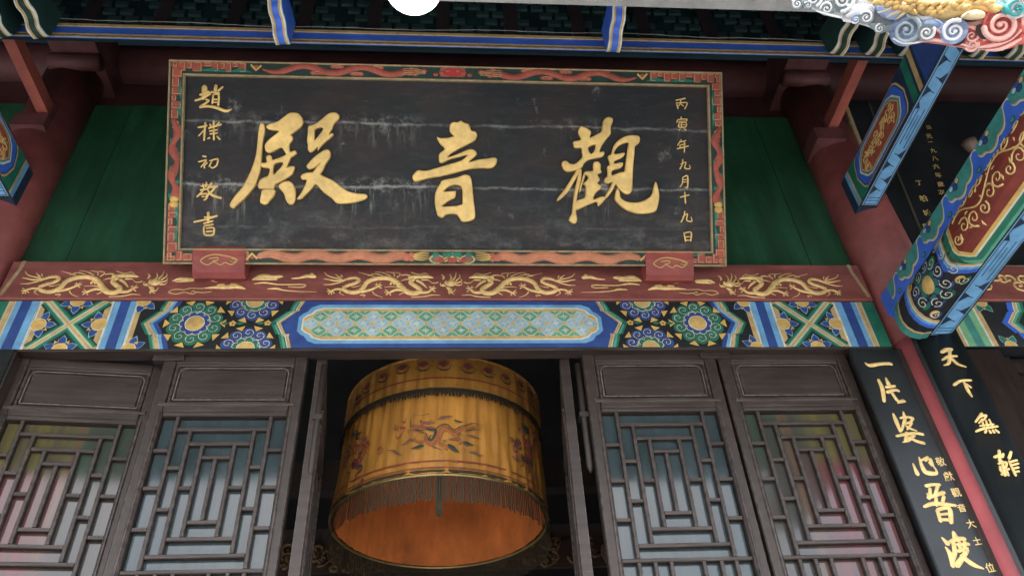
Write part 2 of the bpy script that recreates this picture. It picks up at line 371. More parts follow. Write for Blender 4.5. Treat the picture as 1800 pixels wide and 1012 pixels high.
    def dome(s, c, rx, ry, z, h, m, n=12, rings=3, rot=0):
        ca, sa = math.cos(rot), math.sin(rot); V = []; F = []
        for k in range(rings):
            a = math.pi/2*k/rings
            for i in range(n):
                t = 2*math.pi*i/n; x, y = rx*math.cos(a)*math.cos(t), ry*math.cos(a)*math.sin(t)
                V.append((c[0]+x*ca-y*sa, c[1]+x*sa+y*ca, z+h*math.sin(a)))
        V.append((c[0], c[1], z+h))
        for k in range(rings-1):
            for i in range(n):
                j = (i+1) % n; F.append((k*n+i, k*n+j, (k+1)*n+j, (k+1)*n+i))
        for i in range(n): F.append(((rings-1)*n+i, (rings-1)*n+(i+1) % n, rings*n))
        s.add(V, F, m, True)
    def tube(s, pts, r, m, seg=8, cap=True):
        n = len(pts); V = []; F = []; rs = r if isinstance(r, (list, tuple)) else [r]*n
        up = Vector((0, 0, 1))
        for i in range(n):
            d = (Vector(pts[min(i+1, n-1)])-Vector(pts[max(i-1, 0)])).normalized()
            x = d.cross(up)
            if x.length < .05: x = d.cross(Vector((0, 1, 0)))
            x.normalize(); y = x.cross(d)
            for k in range(seg):
                a = 2*math.pi*k/seg; V.append(tuple(Vector(pts[i])+(x*math.cos(a)+y*math.sin(a))*rs[i]))
        for i in range(n-1):
            for k in range(seg): F.append((i*seg+k, (i+1)*seg+k, (i+1)*seg+(k+1) % seg, i*seg+(k+1) % seg))
        if cap: F += [tuple(range(seg)), tuple(range((n-1)*seg, n*seg))[::-1]]
        s.add(V, F, m, True)
    def obj(s, name, parent=None, label=None, kind=None):
        me = bpy.data.meshes.new(name); me.from_pydata(s.v, [], s.f)
        for m in s.mats: me.materials.append(m)
        me.polygons.foreach_set('material_index', s.m); me.polygons.foreach_set('use_smooth', s.sm); me.update()
        o = bpy.data.objects.new(name, me); COL.objects.link(o)
        if parent: o.parent = parent
        if label: o['label'] = label
        if kind: o['kind'] = kind
        return o
def thing(name, label, cat, fr=None, loc=None, group=None):
    o = bpy.data.objects.new(name, None); COL.objects.link(o); o.empty_display_size = .1
    if fr: o.matrix_world = fr.mat()
    if loc: o.location = loc
    o['label'] = label; o['category'] = cat
    if group: o['group'] = group
    return o
def tag(o, label, cat, group=None):
    o['label'] = label; o['category'] = cat
    if group: o['group'] = group
    return o
def struct(mb, name): return mb.obj(name, None, None, 'structure')
def dup(root, label):
    r = root.copy(); COL.objects.link(r); r['label'] = label
    for ch in [c for c in root.children]:
        c = ch.copy(); COL.objects.link(c); c.parent = r
        for g in ch.children:
            d = g.copy(); COL.objects.link(d); d.parent = c
    return r
def spiral(c, r, turns=1.5, a0=0, sgn=1, n=20, ry=1.0, r1=.12):
    return [(c[0]+r*(1-(1-r1)*i/(n-1))*math.cos(a0+sgn*2*math.pi*turns*i/(n-1)), c[1]+ry*r*(1-(1-r1)*i/(n-1))*math.sin(a0+sgn*2*math.pi*turns*i/(n-1))) for i in range(n)]
def crop_px(ox, oy, sc): return lambda p: (ox+p[0]/sc, oy+p[1]/sc)
# ------------------------------------------------------------------ the setting: ground, hall shell, roof
mb = MB(); mb.box(-40, 40, -60, 12, -.3, 0, STONE); struct(mb, 'ground')
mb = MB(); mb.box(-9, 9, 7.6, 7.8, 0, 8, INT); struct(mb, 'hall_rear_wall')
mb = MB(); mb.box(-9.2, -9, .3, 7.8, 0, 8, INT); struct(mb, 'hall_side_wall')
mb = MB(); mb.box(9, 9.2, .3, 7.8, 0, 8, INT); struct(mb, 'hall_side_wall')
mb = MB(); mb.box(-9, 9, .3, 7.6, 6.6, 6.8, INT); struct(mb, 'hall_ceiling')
EAVE_Y, EAVE_Z = -2.35, 4.72
mb = MB()
P = [(.4, 7.6), (-1.0, 6.42), (EAVE_Y, EAVE_Z), (EAVE_Y, EAVE_Z+.2), (-1.0, 6.58), (.4, 7.8)]
mb.add([(-9, a, b) for a, b in P]+[(9, a, b) for a, b in P], [(0, 1, 7, 6), (1, 2, 8, 7), (2, 3, 9, 8), (3, 4, 10, 9), (4, 5, 11, 10), (5, 0, 6, 11)], SOFF)
struct(mb, 'eave_roof')
CX, CR = 2.747, .194         # column centre and radius
ZL0, ZL1, ZR1 = 4.21, 4.545, 4.835
LY = -.05
# ------------------------------------------------------------------ columns, beams behind the plaque
def column(x, label):
    t = thing('column', label, 'column', loc=(x, 0, 0), group='red columns of the hall front')
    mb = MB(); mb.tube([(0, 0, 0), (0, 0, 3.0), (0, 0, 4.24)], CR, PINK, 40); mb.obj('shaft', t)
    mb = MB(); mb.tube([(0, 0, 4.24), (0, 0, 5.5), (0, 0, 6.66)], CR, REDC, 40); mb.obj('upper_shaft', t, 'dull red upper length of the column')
    return t
column(CX, 'round red column between the two black couplet boards on the right')
column(-CX, 'round red column at the left edge beside the green planks')
for x0, x1, lab in ((2.5, 2.82, 'dark red beam end on top of the right column'), (-2.82, -2.5, 'dark red beam end on top of the left column')):
    t = thing('beam_end', lab, 'beam', loc=((x0+x1)/2, 0, 6.66), group='beam ends over the columns')
    mb = MB(); hw = (x1-x0)/2; mb.box(-hw, hw, -.62, .25, 0, .34, REDD); mb.obj('beam_body', t)
    mb = MB(); mb.tube([(-hw-.01, -.2, -.05), (hw+.01, -.2, -.05)], .06, REDD, 14); mb.obj('bearing_block', t)
mb = MB(); mb.tube([(-6, .12, 7.02), (0, .12, 7.02), (8.4, .12, 7.02)], .17, REDD, 20); tag(mb.obj('purlin'), 'long dark red purlin running under the roof above the plaque', 'purlin')
mb = MB(); mb.box(-6, 8.4, .14, .24, 6.42, 6.84, REDD); tag(mb.obj('tie_board'), 'dark red tie board below the purlin, above the green planks', 'board')
for x, lab in ((2.69, 'thin red strut rising toward the eave at the right column'), (-2.69, 'thin red strut rising toward the eave at the left column')):
    t = thing('strut', lab, 'strut', loc=(x, -.2, 6.0), group='thin red struts below the eave')
    mb = MB(); mb.box(-.035, .035, -.78, 0, .02, .12, mat('strut_red', (.26, .07, .05), .55, .3, 7)); mb.obj('bar', t)
    mb = MB(); mb.box(-.16, .05, -.02, .2, -.12, .0, REDD); mb.box(-.05, .05, 0, .2, .0, .16, REDD); mb.obj('bearing_block', t)
# ------------------------------------------------------------------ green plank wall behind the plaque
def plank_wall(x0, x1, cuts, lab):
    fr = Fr((x0, .05, 4.80), (1, 0, 0), (0, 0, 1)); t = thing('plank_wall', lab, 'wall', fr, group='green plank walls')
    xs = [0]+[c-x0 for c in cuts]+[x1-x0]
    for i in range(len(xs)-1):
        mb = MB(); mb.bbox(xs[i]+.002, xs[i+1]-.002, 0, 1.66, -.06, .003*((i*5) % 3), GRNW, .004); mb.obj('plank', t)
    return t
plank_wall(-2.62, 2.62, [-2.30, -1.35, 0.1, 1.2, 2.29], 'dark green plank wall behind the big black plaque')
plank_wall(2.93, 6.9, [3.3, 4.2, 5.2], 'dark green plank wall behind the second plaque at the right')
plank_wall(-6.9, -2.93, [-5, -4, -3.3], 'dark green plank wall of the bay past the left edge')
# ------------------------------------------------------------------ red board with gilt dragons
BR = Fr((0, LY-.012, ZL1+.006), (1, 0, 0), (0, 0, 1)); BH = ZR1-ZL1-.006
tb = thing('dragon_board', 'long dark red board with gilt dragons and clouds under the big plaque', 'board', BR)
mb = MB(); mb.bbox(-2.525, 2.525, 0, BH, -.07, 0, REDB, .006); mb.obj('board', tb)
for s in (-1, 1):
    mb = MB(); mb.line([(s*2.46, BH-.002), (s*2.465, BH*.75), (s*2.485, BH*.4), (s*2.505, .02)], .022, .002, EDGE); mb.obj('end_border', tb)
def S(pts, f, fr, sc, wf=1.0):
    """strokes in crop pixels -> plane coordinates with widths"""
    out = []
    for p in pts:
        u, v = fr.px(*f(p)); out.append((u, v, p[2]*sc*wf))
    return out
DRAGON = [
 [(250,232,16),(290,212,26),(340,198,30),(400,195,34),(428,222,36),(385,252,36),(310,275,38),(262,305,42),(300,338,44),(390,348,48),(465,310,50),(510,242,50),(600,206,50),(720,198,52),(815,232,56),(880,295,60),(950,348,60),(1035,355,56),(1068,315,54),(1005,272,50),(968,240,46),(1005,208,44)],
 [(955,190,36),(1050,182,46),(1140,182,38),(1205,192,16)],[(1040,222,30),(1095,255,24),(1142,300,6)],[(1090,215,20),(1150,215,14)],
 [(985,180,16),(930,162,14),(868,168,6)],[(965,212,14),(920,210,12),(870,226,5)],[(975,135,8),(1060,158,7),(1130,146,7),(1180,182,6)],[(1150,208,6),(1195,245,7),(1235,248,10),(1262,238,9)],
 [(262,215,20),(180,225,18),(110,212,12),(58,205,7)],[(240,205,14),(150,190,12),(90,165,9),(66,138,8)],[(230,190,12),(190,165,8)],[(250,185,12),(236,160,7)],[(240,235,16),(140,262,12),(55,265,5)],[(215,185,12),(180,155,7)],
 [(620,190,10),(540,165,8),(420,135,4)],[(700,180,10),(600,150,8),(520,175,5)],[(760,175,12),(680,140,8),(600,130,4)],[(800,175,12),(790,145,8),(710,130,4)],[(830,190,12),(862,150,9),(790,135,5)],[(740,190,8),(640,160,6),(560,150,4)],
 [(1075,345,36),(1150,345,30),(1195,310,24)],[(1195,310,14),(1180,284,10)],[(1195,310,14),(1222,278,10)],[(1200,312,14),(1238,300,10)],[(1195,315,14),(1230,340,10)],[(1190,300,12),(1165,290,9)],
 [(910,325,34),(820,320,26),(745,350,24)],[(745,350,14),(705,318,10)],[(740,352,14),(698,345,10)],[(740,355,14),(710,375,10)],[(750,355,14),(760,378,10)],[(900,345,14),(850,372,6)],[(880,300,12),(780,285,8),(695,292,4)],
 [(450,340,34),(550,320,26),(630,280,22)],[(630,280,14),(610,252,10)],[(632,278,14),(652,244,10)],[(635,280,14),(668,268,10)],[(632,285,14),(662,302,10)],[(625,272,12),(596,265,8)],
 [(280,318,26),(190,312,20),(130,335,26)],[(125,330,14),(92,310,9)],[(120,338,14),(88,335,9)],[(125,345,14),(105,365,9)],[(135,345,14),(138,368,9)],[(145,340,14),(168,355,9)],
 [(980,398,9),(1120,390,12),(1200,372,10),(1285,378,4)],[(570,340,14),(600,372,9),(675,400,4)],[(440,375,12),(490,375,10),(470,398,4)],[(240,330,12),(220,350,8),(270,378,4)],[(760,260,22),(780,235,20),(800,262,18)],[(350,290,10),(400,285,8),(450,270,5)],
]
fD = crop_px(560, 455, 6.0); SCU = 1/(6*325)
def dragon(du, flip, label):
    mb = MB()
    if flip is not None: mb.mir = flip
    for k, st in enumerate(DRAGON):
        q = [(u+du, v-.004, w_*(1.22 if k else 1.1)) for u, v, w_ in S(st, fD, BR, SCU)]
        mb.relief(smooth(q, False, 4) if len(q) > 2 else q, 0.0, .008 if k else .013, GOLDC)
    # scale lines along the back are carried by short cross ridges
    body = smooth([(u+du, v-.004, w_) for u, v, w_ in S(DRAGON[0], fD, BR, SCU)], False, 4)
    for i in range(3, len(body)-2, 2):
        a, b = body[i-1], body[i+1]; dx, dy = b[0]-a[0], b[1]-a[1]; l = math.hypot(dx, dy) or 1; nx, ny = -dy/l, dx/l; p = body[i]
        mb.relief([(p[0]-nx*p[2]*.45, p[1]-ny*p[2]*.45, .004), (p[0], p[1], .004), (p[0]+nx*p[2]*.45, p[1]+ny*p[2]*.45, .004)], .009, .006, GOLDC)
    return mb.obj('gilt_dragon', tb)
u_p = BR.px(793, 497)[0]
dragon(0, None, '')                                          # left of the centre pearl
dragon(0, u_p, '')                                           # its mirror on the right of the pearl
uL0 = BR.px(570, 497)[0]; uL1 = BR.px(37, 497)[0]
dragon(uL1-uL0, None, '')
dragon(uL1-uL0, BR.px(795, 497)[0]-.03, '')
PEARL = [[(1345,225,10),(1350,250,60),(1400,262,80),(1440,250,50)],[(1350,300,20),(1385,320,50),(1390,350,30)],[(1320,270,22),(1290,280,16),(1285,250,9)],[(1310,215,14),(1320,190,24),(1295,165,8)],[(1390,225,22),(1400,190,16),(1380,160,6)],[(1420,220,22),(1445,180,16),(1450,140,6)],[(1450,230,22),(1490,190,14),(1480,160,6)],[(1455,255,20),(1505,235,14),(1500,205,6)],[(1450,275,20),(1500,275,12),(1515,245,6)],[(1400,345,16),(1430,340,12),(1445,310,6)],[(1370,345,16),(1380,372,8)],[(1395,355,14),(1430,368,8)],[(1300,285,14),(1340,285,16)]]
for du, mir in ((0, None), (BR.px(273, 497)[0]-BR.px(793, 497)[0], None), (BR.px(1283, 500)[0]-u_p, None)):
    mb = MB()
    for st in PEARL:
        q = [(u+du, v, w_) for u, v, w_ in S(st, fD, BR, SCU)]; mb.relief(smooth(q, False, 4) if len(q) > 2 else q, 0, .009, GOLDC)
    c = BR.px(*fD((1395, 258))); mb.dome((c[0]+du, c[1]), .024, .024, .004, .012, GOLDC); mb.obj('flaming_pearl', tb)
fC = crop_px(290, 455, 6.0)
CLOUDS = [
 [[(80,235,10),(150,210,36),(220,215,60),(300,215,40)],[(110,240,10),(200,235,24),(300,232,14)]],
 [[(450,205,7),(500,185,7),(560,185,7),(590,205,7),(540,220,7),(480,235,7)],[(500,235,6),(550,245,6)]],
 [[(410,308,10),(520,300,34),(640,295,60),(760,290,60),(845,315,16)],[(560,280,40),(620,275,40)],[(700,270,40),(760,275,40)]],
 [[(35,350,8),(80,325,8),(150,320,8),(200,325,8),(260,310,8),(330,310,8),(400,312,8)],[(40,355,8),(120,370,8),(200,350,8),(290,370,9),(330,350,9),(400,355,8),(490,345,6)],[(280,350,8),(300,335,8),(320,350,8)]],
 [[(925,220,20),(1000,185,60),(1060,180,60),(1130,190,50),(1200,185,50),(1240,185,20)],[(950,215,20),(1080,215,30),(1180,215,20)],[(945,262,10),(1050,250,24),(1180,268,16),(1300,270,14),(1450,268,14),(1485,280,12),(1440,298,12),(1300,292,9)],[(1085,315,12),(1180,312,26),(1260,330,14),(1400,342,10),(1530,345,6),(1600,348,4)]],
 [[(1335,205,10),(1420,200,26),(1500,180,50),(1580,185,50)],[(1540,160,34),(1560,165,34)]],
]
def cloud(k, du, flip=None, dv=0):
    mb = MB()
    if flip is not None: mb.mir = flip
    for st in CLOUDS[k]:
        q = [(u+du, v+dv, w_) for u, v, w_ in S(st, fC, BR, SCU)]; mb.relief(smooth(q, False, 4), 0, .007, GOLDC)
    mb.obj('gilt_cloud', tb)
for k in range(6): cloud(k, 0)
for k in range(6): cloud(k, 0, BR.px(795, 497)[0]-.01)
# narrow gap left open between board and lintel
# ------------------------------------------------------------------ painted lintel
LF = Fr((0, LY, ZL0), (1, 0, 0), (0, 0, 1)); LH = ZL1-ZL0
def bandp(mb, P, d0, d1, z, m):
    mb.poly([(p[0]+d0, p[1]) for p in P]+[(p[0]+d1, p[1]) for p in reversed(P)], z, m)
def rosette(mb, c, r, cg, cp, cs, z, k_in=8, k_out=9, line_=WHT):
    """gold boss, ring of petals, ring of scrolls, gold darts between"""
    mb.disc(c, r*1.0, r*1.0, z+.0006, BLK, 28)
    for i in range(k_out):
        a = 2*math.pi*(i+.5)/k_out; cc = (c[0]+r*.68*math.cos(a), c[1]+r*.68*math.sin(a)); rr = r*.238
        mb.disc(cc, rr, rr, z+.0012, cs, 14)
        sp = spiral(cc, rr*.92, 1.45, a+2.6, 1, 16); mb.line(sp, .0052, z+.0024, BLK)
        sp = spiral(cc, rr*.92, 1.35, a+2.6, 1, 16); mb.line([(p[0]+.001, p[1]+.002) for p in sp], .0034, z+.003, line_)
    for i in range(k_out):
        a = 2*math.pi*i/k_out; b = .17
        mb.poly([(c[0]+r*.80*math.cos(a), c[1]+r*.80*math.sin(a)), (c[0]+r*1.02*math.cos(a-b), c[1]+r*1.02*math.sin(a-b)), (c[0]+r*1.02*math.cos(a+b), c[1]+r*1.02*math.sin(a+b))], z+.0018, OCHY)
    for i in range(k_in):
        a = 2*math.pi*i/k_in; cc = (c[0]+r*.37*math.cos(a), c[1]+r*.37*math.sin(a)); rr = r*.135
        mb.disc(cc, rr, rr*1.05, z+.0012, cp, 12)
        mb.line([(cc[0]+rr*math.cos(a+t), cc[1]+rr*math.sin(a+t)) for t in (-1.5, -1, -.5, 0, .5, 1, 1.5)], .004, z+.0024, line_)
    mb.disc(c, r*.325, r*.325, z+.0028, WHT, 24); (mb.dome(c, r*.30, r*.30, z+.003, .006, GOLDP, 20, 3) if not mb.clip or mb.clip[0] < c[1]-r*.3 and c[1]+r*.3 < mb.clip[1] else mb.disc(c, r*.30, r*.30, z+.0034, GOLDP, 24))
def half_flower(mb, c, r, z, dirs, m=None):
    for a in dirs:
        d = (math.cos(a), math.sin(a)); pn = (-d[1], d[0])
        def leaf(k, l): return [(c[0]+d[0]*r*.8+pn[0]*r*k*.2, c[1]+d[1]*r*.8+pn[1]*r*k*.2), (c[0]+d[0]*r*1.1+pn[0]*r*.5*k, c[1]+d[1]*r*1.1+pn[1]*r*.5*k), (c[0]+d[0]*r*1.6+pn[0]*r*.45*k, c[1]+d[1]*r*1.6+pn[1]*r*.45*k), (c[0]+d[0]*r*l, c[1]+d[1]*r*l), (c[0]+d[0]*r*1.6-pn[0]*r*.45*k, c[1]+d[1]*r*1.6-pn[1]*r*.45*k), (c[0]+d[0]*r*1.1-pn[0]*r*.5*k, c[1]+d[1]*r*1.1-pn[1]*r*.5*k), (c[0]+d[0]*r*.8-pn[0]*r*k*.2, c[1]+d[1]*r*.8-pn[1]*r*k*.2)]
        mb.poly(leaf(1.12, 2.3), z+.0008, PBL); mb.poly(leaf(.95, 2.15), z+.0014, m or BLU)
    for i in range(len(dirs)-1):
        a = (dirs[i]+dirs[i+1])/2; q = (c[0]+math.cos(a)*r*1.35, c[1]+math.sin(a)*r*1.35)
        mb.poly([(q[0]+math.cos(a+t)*r*.32, q[1]+math.sin(a+t)*r*.32) for t in (0, 2.1, 4.2)], z+.0016, OCHY)
    mb.disc(c, r, r, z+.002, WHT, 20); mb.disc(c, r*.92, r*.92, z+.0026, OCHY, 20); mb.disc(c, r*.6, r*.6, z+.003, GOLDP, 16)
def cx6(x): return LF.px(x, 528)[0]
tl = thing('painted_lintel', 'long lintel painted blue and green with gold bosses above the lattice doors', 'lintel', LF)
mb = MB(); mb.bbox(-2.525, 2.525, 0, LH, -.05, 0, BLK, .002); mb.box(-2.60, 2.60, .004, LH-.004, -.085, -.05, REDD); mb.obj('beam_core', tl)
mb = MB(); mb.box(-2.52, 2.52, -.010, .0, -.085, -.004, WOODH); mb.obj('under_board', tl, 'brown bare underside of the lintel')
fl = crop_px(230, 520, 6.0)
CHEV = [(440,58),(372,132),(362,165),(335,168),(160,290),(215,410),(250,405),(248,440),(285,548)]
def lintel_half(mirror):
    def new():
        mb = MB(); mb.clip = (.002, LH-.002); mb.jit = .0012
        if mirror: mb.mir = 0.0
        return mb
    z = .0008
    # vertical stripes and the crossed panel
    mb = new()
    def stripe(a, b, m, zz=0): mb.poly([(a, 0), (b, 0), (b, LH), (a, LH)], z+zz, m)
    xs = [(-20, 6, GRND), (6, 17, GRN), (17, 20, CREAM), (20, 27, OCH), (27, 30.5, CREAM), (30.5, 40, LBL), (40, 58, BLU), (58, 72, LBL), (72, 77, WHT), (77, 86, OCH)]
    stripe(-2.522, cx6(17), GRN)
    for a, b, m in xs[2:]: stripe(cx6(a), cx6(b), m)
    for a, b, m in ((190, 199, OCH), (199, 203, WHT), (203, 214, LBL), (214, 231, BLU), (231, 242, LBL), (242, 246, WHT), (246, 254, OCH)): stripe(cx6(a), cx6(b), m)
    mb.obj('painted_stripes', tl)
    mb = new(); a, b = cx6(86), cx6(190); m_ = (a+b)/2; hw = (b-a)/2
    for s in (-1, 1):
        P0, P1 = (a, 0 if s > 0 else LH), (b, LH if s > 0 else 0)
        for wd, zz, mm in ((.085, .0004, GRND), (.066, .0008+.0003*(s > 0), GRN), (.040, .0018+.0003*(s > 0), GRNL), (.028, .0026+.0003*(s > 0), CREAM), (.014, .0034+.0003*(s > 0), OCH)):
            mb.line([P0, P1], wd, z+zz, mm)
    mb.obj('crossed_panel', tl)
    mb = new()
    for c, ds in (((m_, 0), (R_(20), R_(90), R_(160))), ((m_, LH), (R_(-160), R_(-90), R_(-20))), ((a, LH/2), (R_(-72), 0, R_(72))), ((b, LH/2), (R_(108), R_(180), R_(252)))):
        c2 = c
        half_flower(mb, c2, .042, z, ds)
    mb.obj('boss_flower', tl)
    # chevron, rosettes
    mb = new(); P = [LF.px(*fl(p)) for p in CHEV]; P[0] = (P[0][0], LH+.02); P[-1] = (P[-1][0], -.02)
    u = 1/318/6*1.0
    for d0, d1, mm, zz in ((-85, -58, BLK, 0), (-58, -30, GRN, .0004), (-30, -18, GRNL, .0006), (-18, -10, CREAM, .0008), (-10, 26, OCH, .001), (26, 34, WHT, .0008), (34, 70, LBL, .0006), (70, 120, BLU, .0004)):
        bandp(mb, P, d0*u, d1*u, z+zz, mm)
    mb.obj('chevron_band', tl)
    mb = new(); half_flower(mb, (cx6(254), LH), .04, z, (R_(-100), R_(-40)), BLU); half_flower(mb, (LF.px(220, 609)[0]+.02, 0), .04, z, (R_(75), R_(30)), BLU)
    mb.obj('boss_flower', tl)
    mb = new(); rosette(mb, LF.px(*fl((675, 292))), .165, GOLDP, BLU, GRN, z, 10, 10); mb.obj('rosette', tl, 'whole rosette of green scrolls round a gold boss')
    mb = new()
    c1 = LF.px(*fl((1320, 70))); c2 = LF.px(*fl((1200, 540)))
    c1 = ((c1[0]+c2[0])/2, LH); c2 = (c1[0], 0)
    rosette(mb, c1, .155, GOLDP, GRN, BLU, z, 9, 10)
    mb.obj('rosette', tl, 'half rosette of blue scrolls along the upper edge')
    mb = new(); rosette(mb, c2, .155, GOLDP, GRN, BLU, z+.0001, 9, 10); mb.obj('rosette', tl, 'half rosette of blue scrolls along the lower edge')
    mb = new(); P = [LF.px(*fl((p[0]+1385, p[1]))) for p in CHEV]; P[0] = (P[0][0], LH+.02); P[-1] = (P[-1][0], -.02)
    for d0, d1, mm, zz in ((-70, -45, GRN, .0034), (-45, -20, GRNL, .0036), (-20, -8, GRN, .0034), (-8, 4, WHT, .0038), (4, 34, OCH, .004)):
        bandp(mb, P, d0*u, d1*u, z+zz, mm)
    bandp(mb, P, 34*u, 260*u, z+.003, BLU); mb.obj('chevron_band', tl)
    for g in (( .5, .5),):
        mb = new()
        for px_, py_ in ((1075, 295), (1445, 290)):
            c = LF.px(*fl((px_, py_)))
            for k in range(5): 
                a_ = R_(90+72*k); mb.disc((c[0]+.012*math.cos(a_), c[1]+.012*math.sin(a_)), .008, .008, z+.004, OCHY, 8)
            for s in (-1, 1): mb.poly([(c[0]+s*.015, c[1]), (c[0]+s*.04, c[1]+.012), (c[0]+s*.065, c[1]), (c[0]+s*.04, c[1]-.012)], z+.0036, GRN)
        mb.obj('small_flower', tl)
lintel_half(False); lintel_half(True)
# brocade panel in the middle
z = .0055
xa = (LF.px(1057, 570)[0]-LF.px(515, 570)[0])/2
def panel_shape(ins):
    h = LH/2; hv = LH/2-.030-ins; e = xa-ins
    P = [(e-.012, hv*.0), (e-.012, hv*.35), (e-.035, hv*.55), (e-.055, hv*.62), (e-.075, hv*.85), (e-.12, hv)]
    right = [(p[0], h-p[1]) for p in reversed(P)][:-1]+[(p[0], h+p[1]) for p in P]
    return right+[(-p[0], p[1]) for p in reversed(right)]
mb = MB(); mb.clip = (.002, LH-.002)
uu = [(-xa-.02, 0), (xa+.02, 0), (xa+.02, LH), (-xa-.02, LH)]
mb.poly([(-xa+.03, 0), (xa-.03, 0), (xa-.03, LH), (-xa+.03, LH)], z-.001, BLU)
mb.poly(panel_shape(0), z, LBL); mb.poly(panel_shape(.022), z+.0006, WHT); mb.poly(panel_shape(.032), z+.0012, OCH); mb.poly(panel_shape(.040), z+.0018, OCHY)
mb.obj('brocade_panel', tl, 'pale brocade panel at the middle of the lintel')
sx = (LF.px(945, 570)[0]-LF.px(575, 570)[0])/2/6; sx = 31.2/318; sy = (LH-.14)/4.0
vmin, vmax = LH/2-(LH/2-.030-.048), LH/2+(LH/2-.030-.048)
for row in range(-2, 3):
    off = .5*(row % 2); mbs = {}
    for i in range(-9, 10):
        cu = (i+off)*sx; cv = LH/2+row*sy
        if abs(cu) > xa-.105+(.04 if abs(row) < 2 else 0): continue
        m_ = GRNL if abs(row) == 2 or (abs(row) == 1 and i % 2 == 0) else PBL
        mb = MB(); mb.clip = (vmin, vmax); mb.jit = .0014
        def dia(k): return [(cu+sx*.5*k*a, cv+sy*1.0*k*b) for a, b in ((-1, .12), (-.25, .86), (.25, .86), (1, .12), (1, -.12), (.25, -.86), (-.25, -.86), (-1, -.12))]
        mb.poly(dia(.90), z+.0024, CREAM); mb.poly(dia(.80), z+.0030, m_)
        for k in range(8):
            a = math.pi*k/4; r1 = .52 if k % 2 == 0 else .38
            e = (cu+sx*.5*r1*math.cos(a), cv+sy*.9*r1*math.sin(a)); pn = (-math.sin(a)*.0035, math.cos(a)*.0035)
            mb.poly([(cu, cv), ((cu*.4+e[0]*.6)+pn[0], (cv*.4+e[1]*.6)+pn[1]), e, ((cu*.4+e[0]*.6)-pn[0], (cv*.4+e[1]*.6)-pn[1])], z+.0036, WHT)
            if k % 2: mb.disc((cu+sx*.2*math.cos(a+.39), cv+sy*.34*math.sin(a+.39)), .0026, .0026, z+.004, GRND, 6)
        mb.obj('brocade_cell', tl)
# ------------------------------------------------------------------ the big plaque
pb0, pb1 = atY(290, 462, -.15), atY(1275, 470, -.15); pt0, pt1 = atY(300, 103, -.85), atY(1265, 135, -.845)
PV = ((pt0+pt1)-(pb0+pb1)).normalized(); PU = Vector((1, 0, 0)); PV = (PV-PU*PV.dot(PU)).normalized()
PF = Fr((0, (pb0.y+pb1.y)/2, (pb0.z+pb1.z)/2), PU, PV)
PW = (pb1.x-pb0.x)/2; PH = PF.px(780, 119)[1]
BANDS = [(PF.px(300, 212)[1], .16, 1.0), (PF.px(800, 330)[1], .24, 1.7), (PF.px(330, 396)[1], .06, .25)]
PLQ = plaque_mat()
pl = thing('name_plaque', 'big black plaque with three gilt characters tilted forward under the eave', 'plaque', PF)
FB = .085                                                     # width of the frame border
mb = MB(); mb.box(-PW+FB-.01, PW-FB+.01, FB-.01, PH-FB+.01, -.05, 0, PLQ); mb.obj('face_board', pl)
for nm, (x0, x1, y0, y1) in (('frame_rail', (-PW, PW, 0, FB)), ('frame_rail', (-PW, PW, PH-FB, PH)), ('frame_stile', (-PW, -PW+FB, FB, PH-FB)), ('frame_stile', (PW-FB, PW, FB, PH-FB))):
    mb = MB(); mb.box(x0+.001, x1-.001, y0+.001, y1-.001, -.06, .02, GRNB); mb.obj(nm, pl)
def edge_frame(ins, wd, z0, z1):
    for P in ((-PW+ins, PW-ins, ins, ins+wd), (-PW+ins, PW-ins, PH-ins-wd, PH-ins), (-PW+ins, -PW+ins+wd, ins+wd, PH-ins-wd), (PW-ins-wd, PW-ins, ins+wd, PH-ins-wd)):
        mb = MB(); mb.bbox(P[0], P[1], P[2], P[3], z0, z1, EDGE, .004); mb.obj('gold_edging', pl)
edge_frame(-.002, .010, .0, .030); edge_frame(FB-.008, .011, -.004, .027)
random.seed(11)
def meander(mb, s, tv, f):
    """stepped red meander of one corner arm; f maps along/across to the plane"""
    st = [(s, 0), (s, .045), (s+.05, .045), (s+.05, .015), (s+.095, .015), (s+.095, .045), (s+.13, .045), (s+.13, .02)]
    mb.line([f(*p) for p in st], .020, .0232, REDO); mb.line([f(*p) for p in st], .004, .0240, OCH)
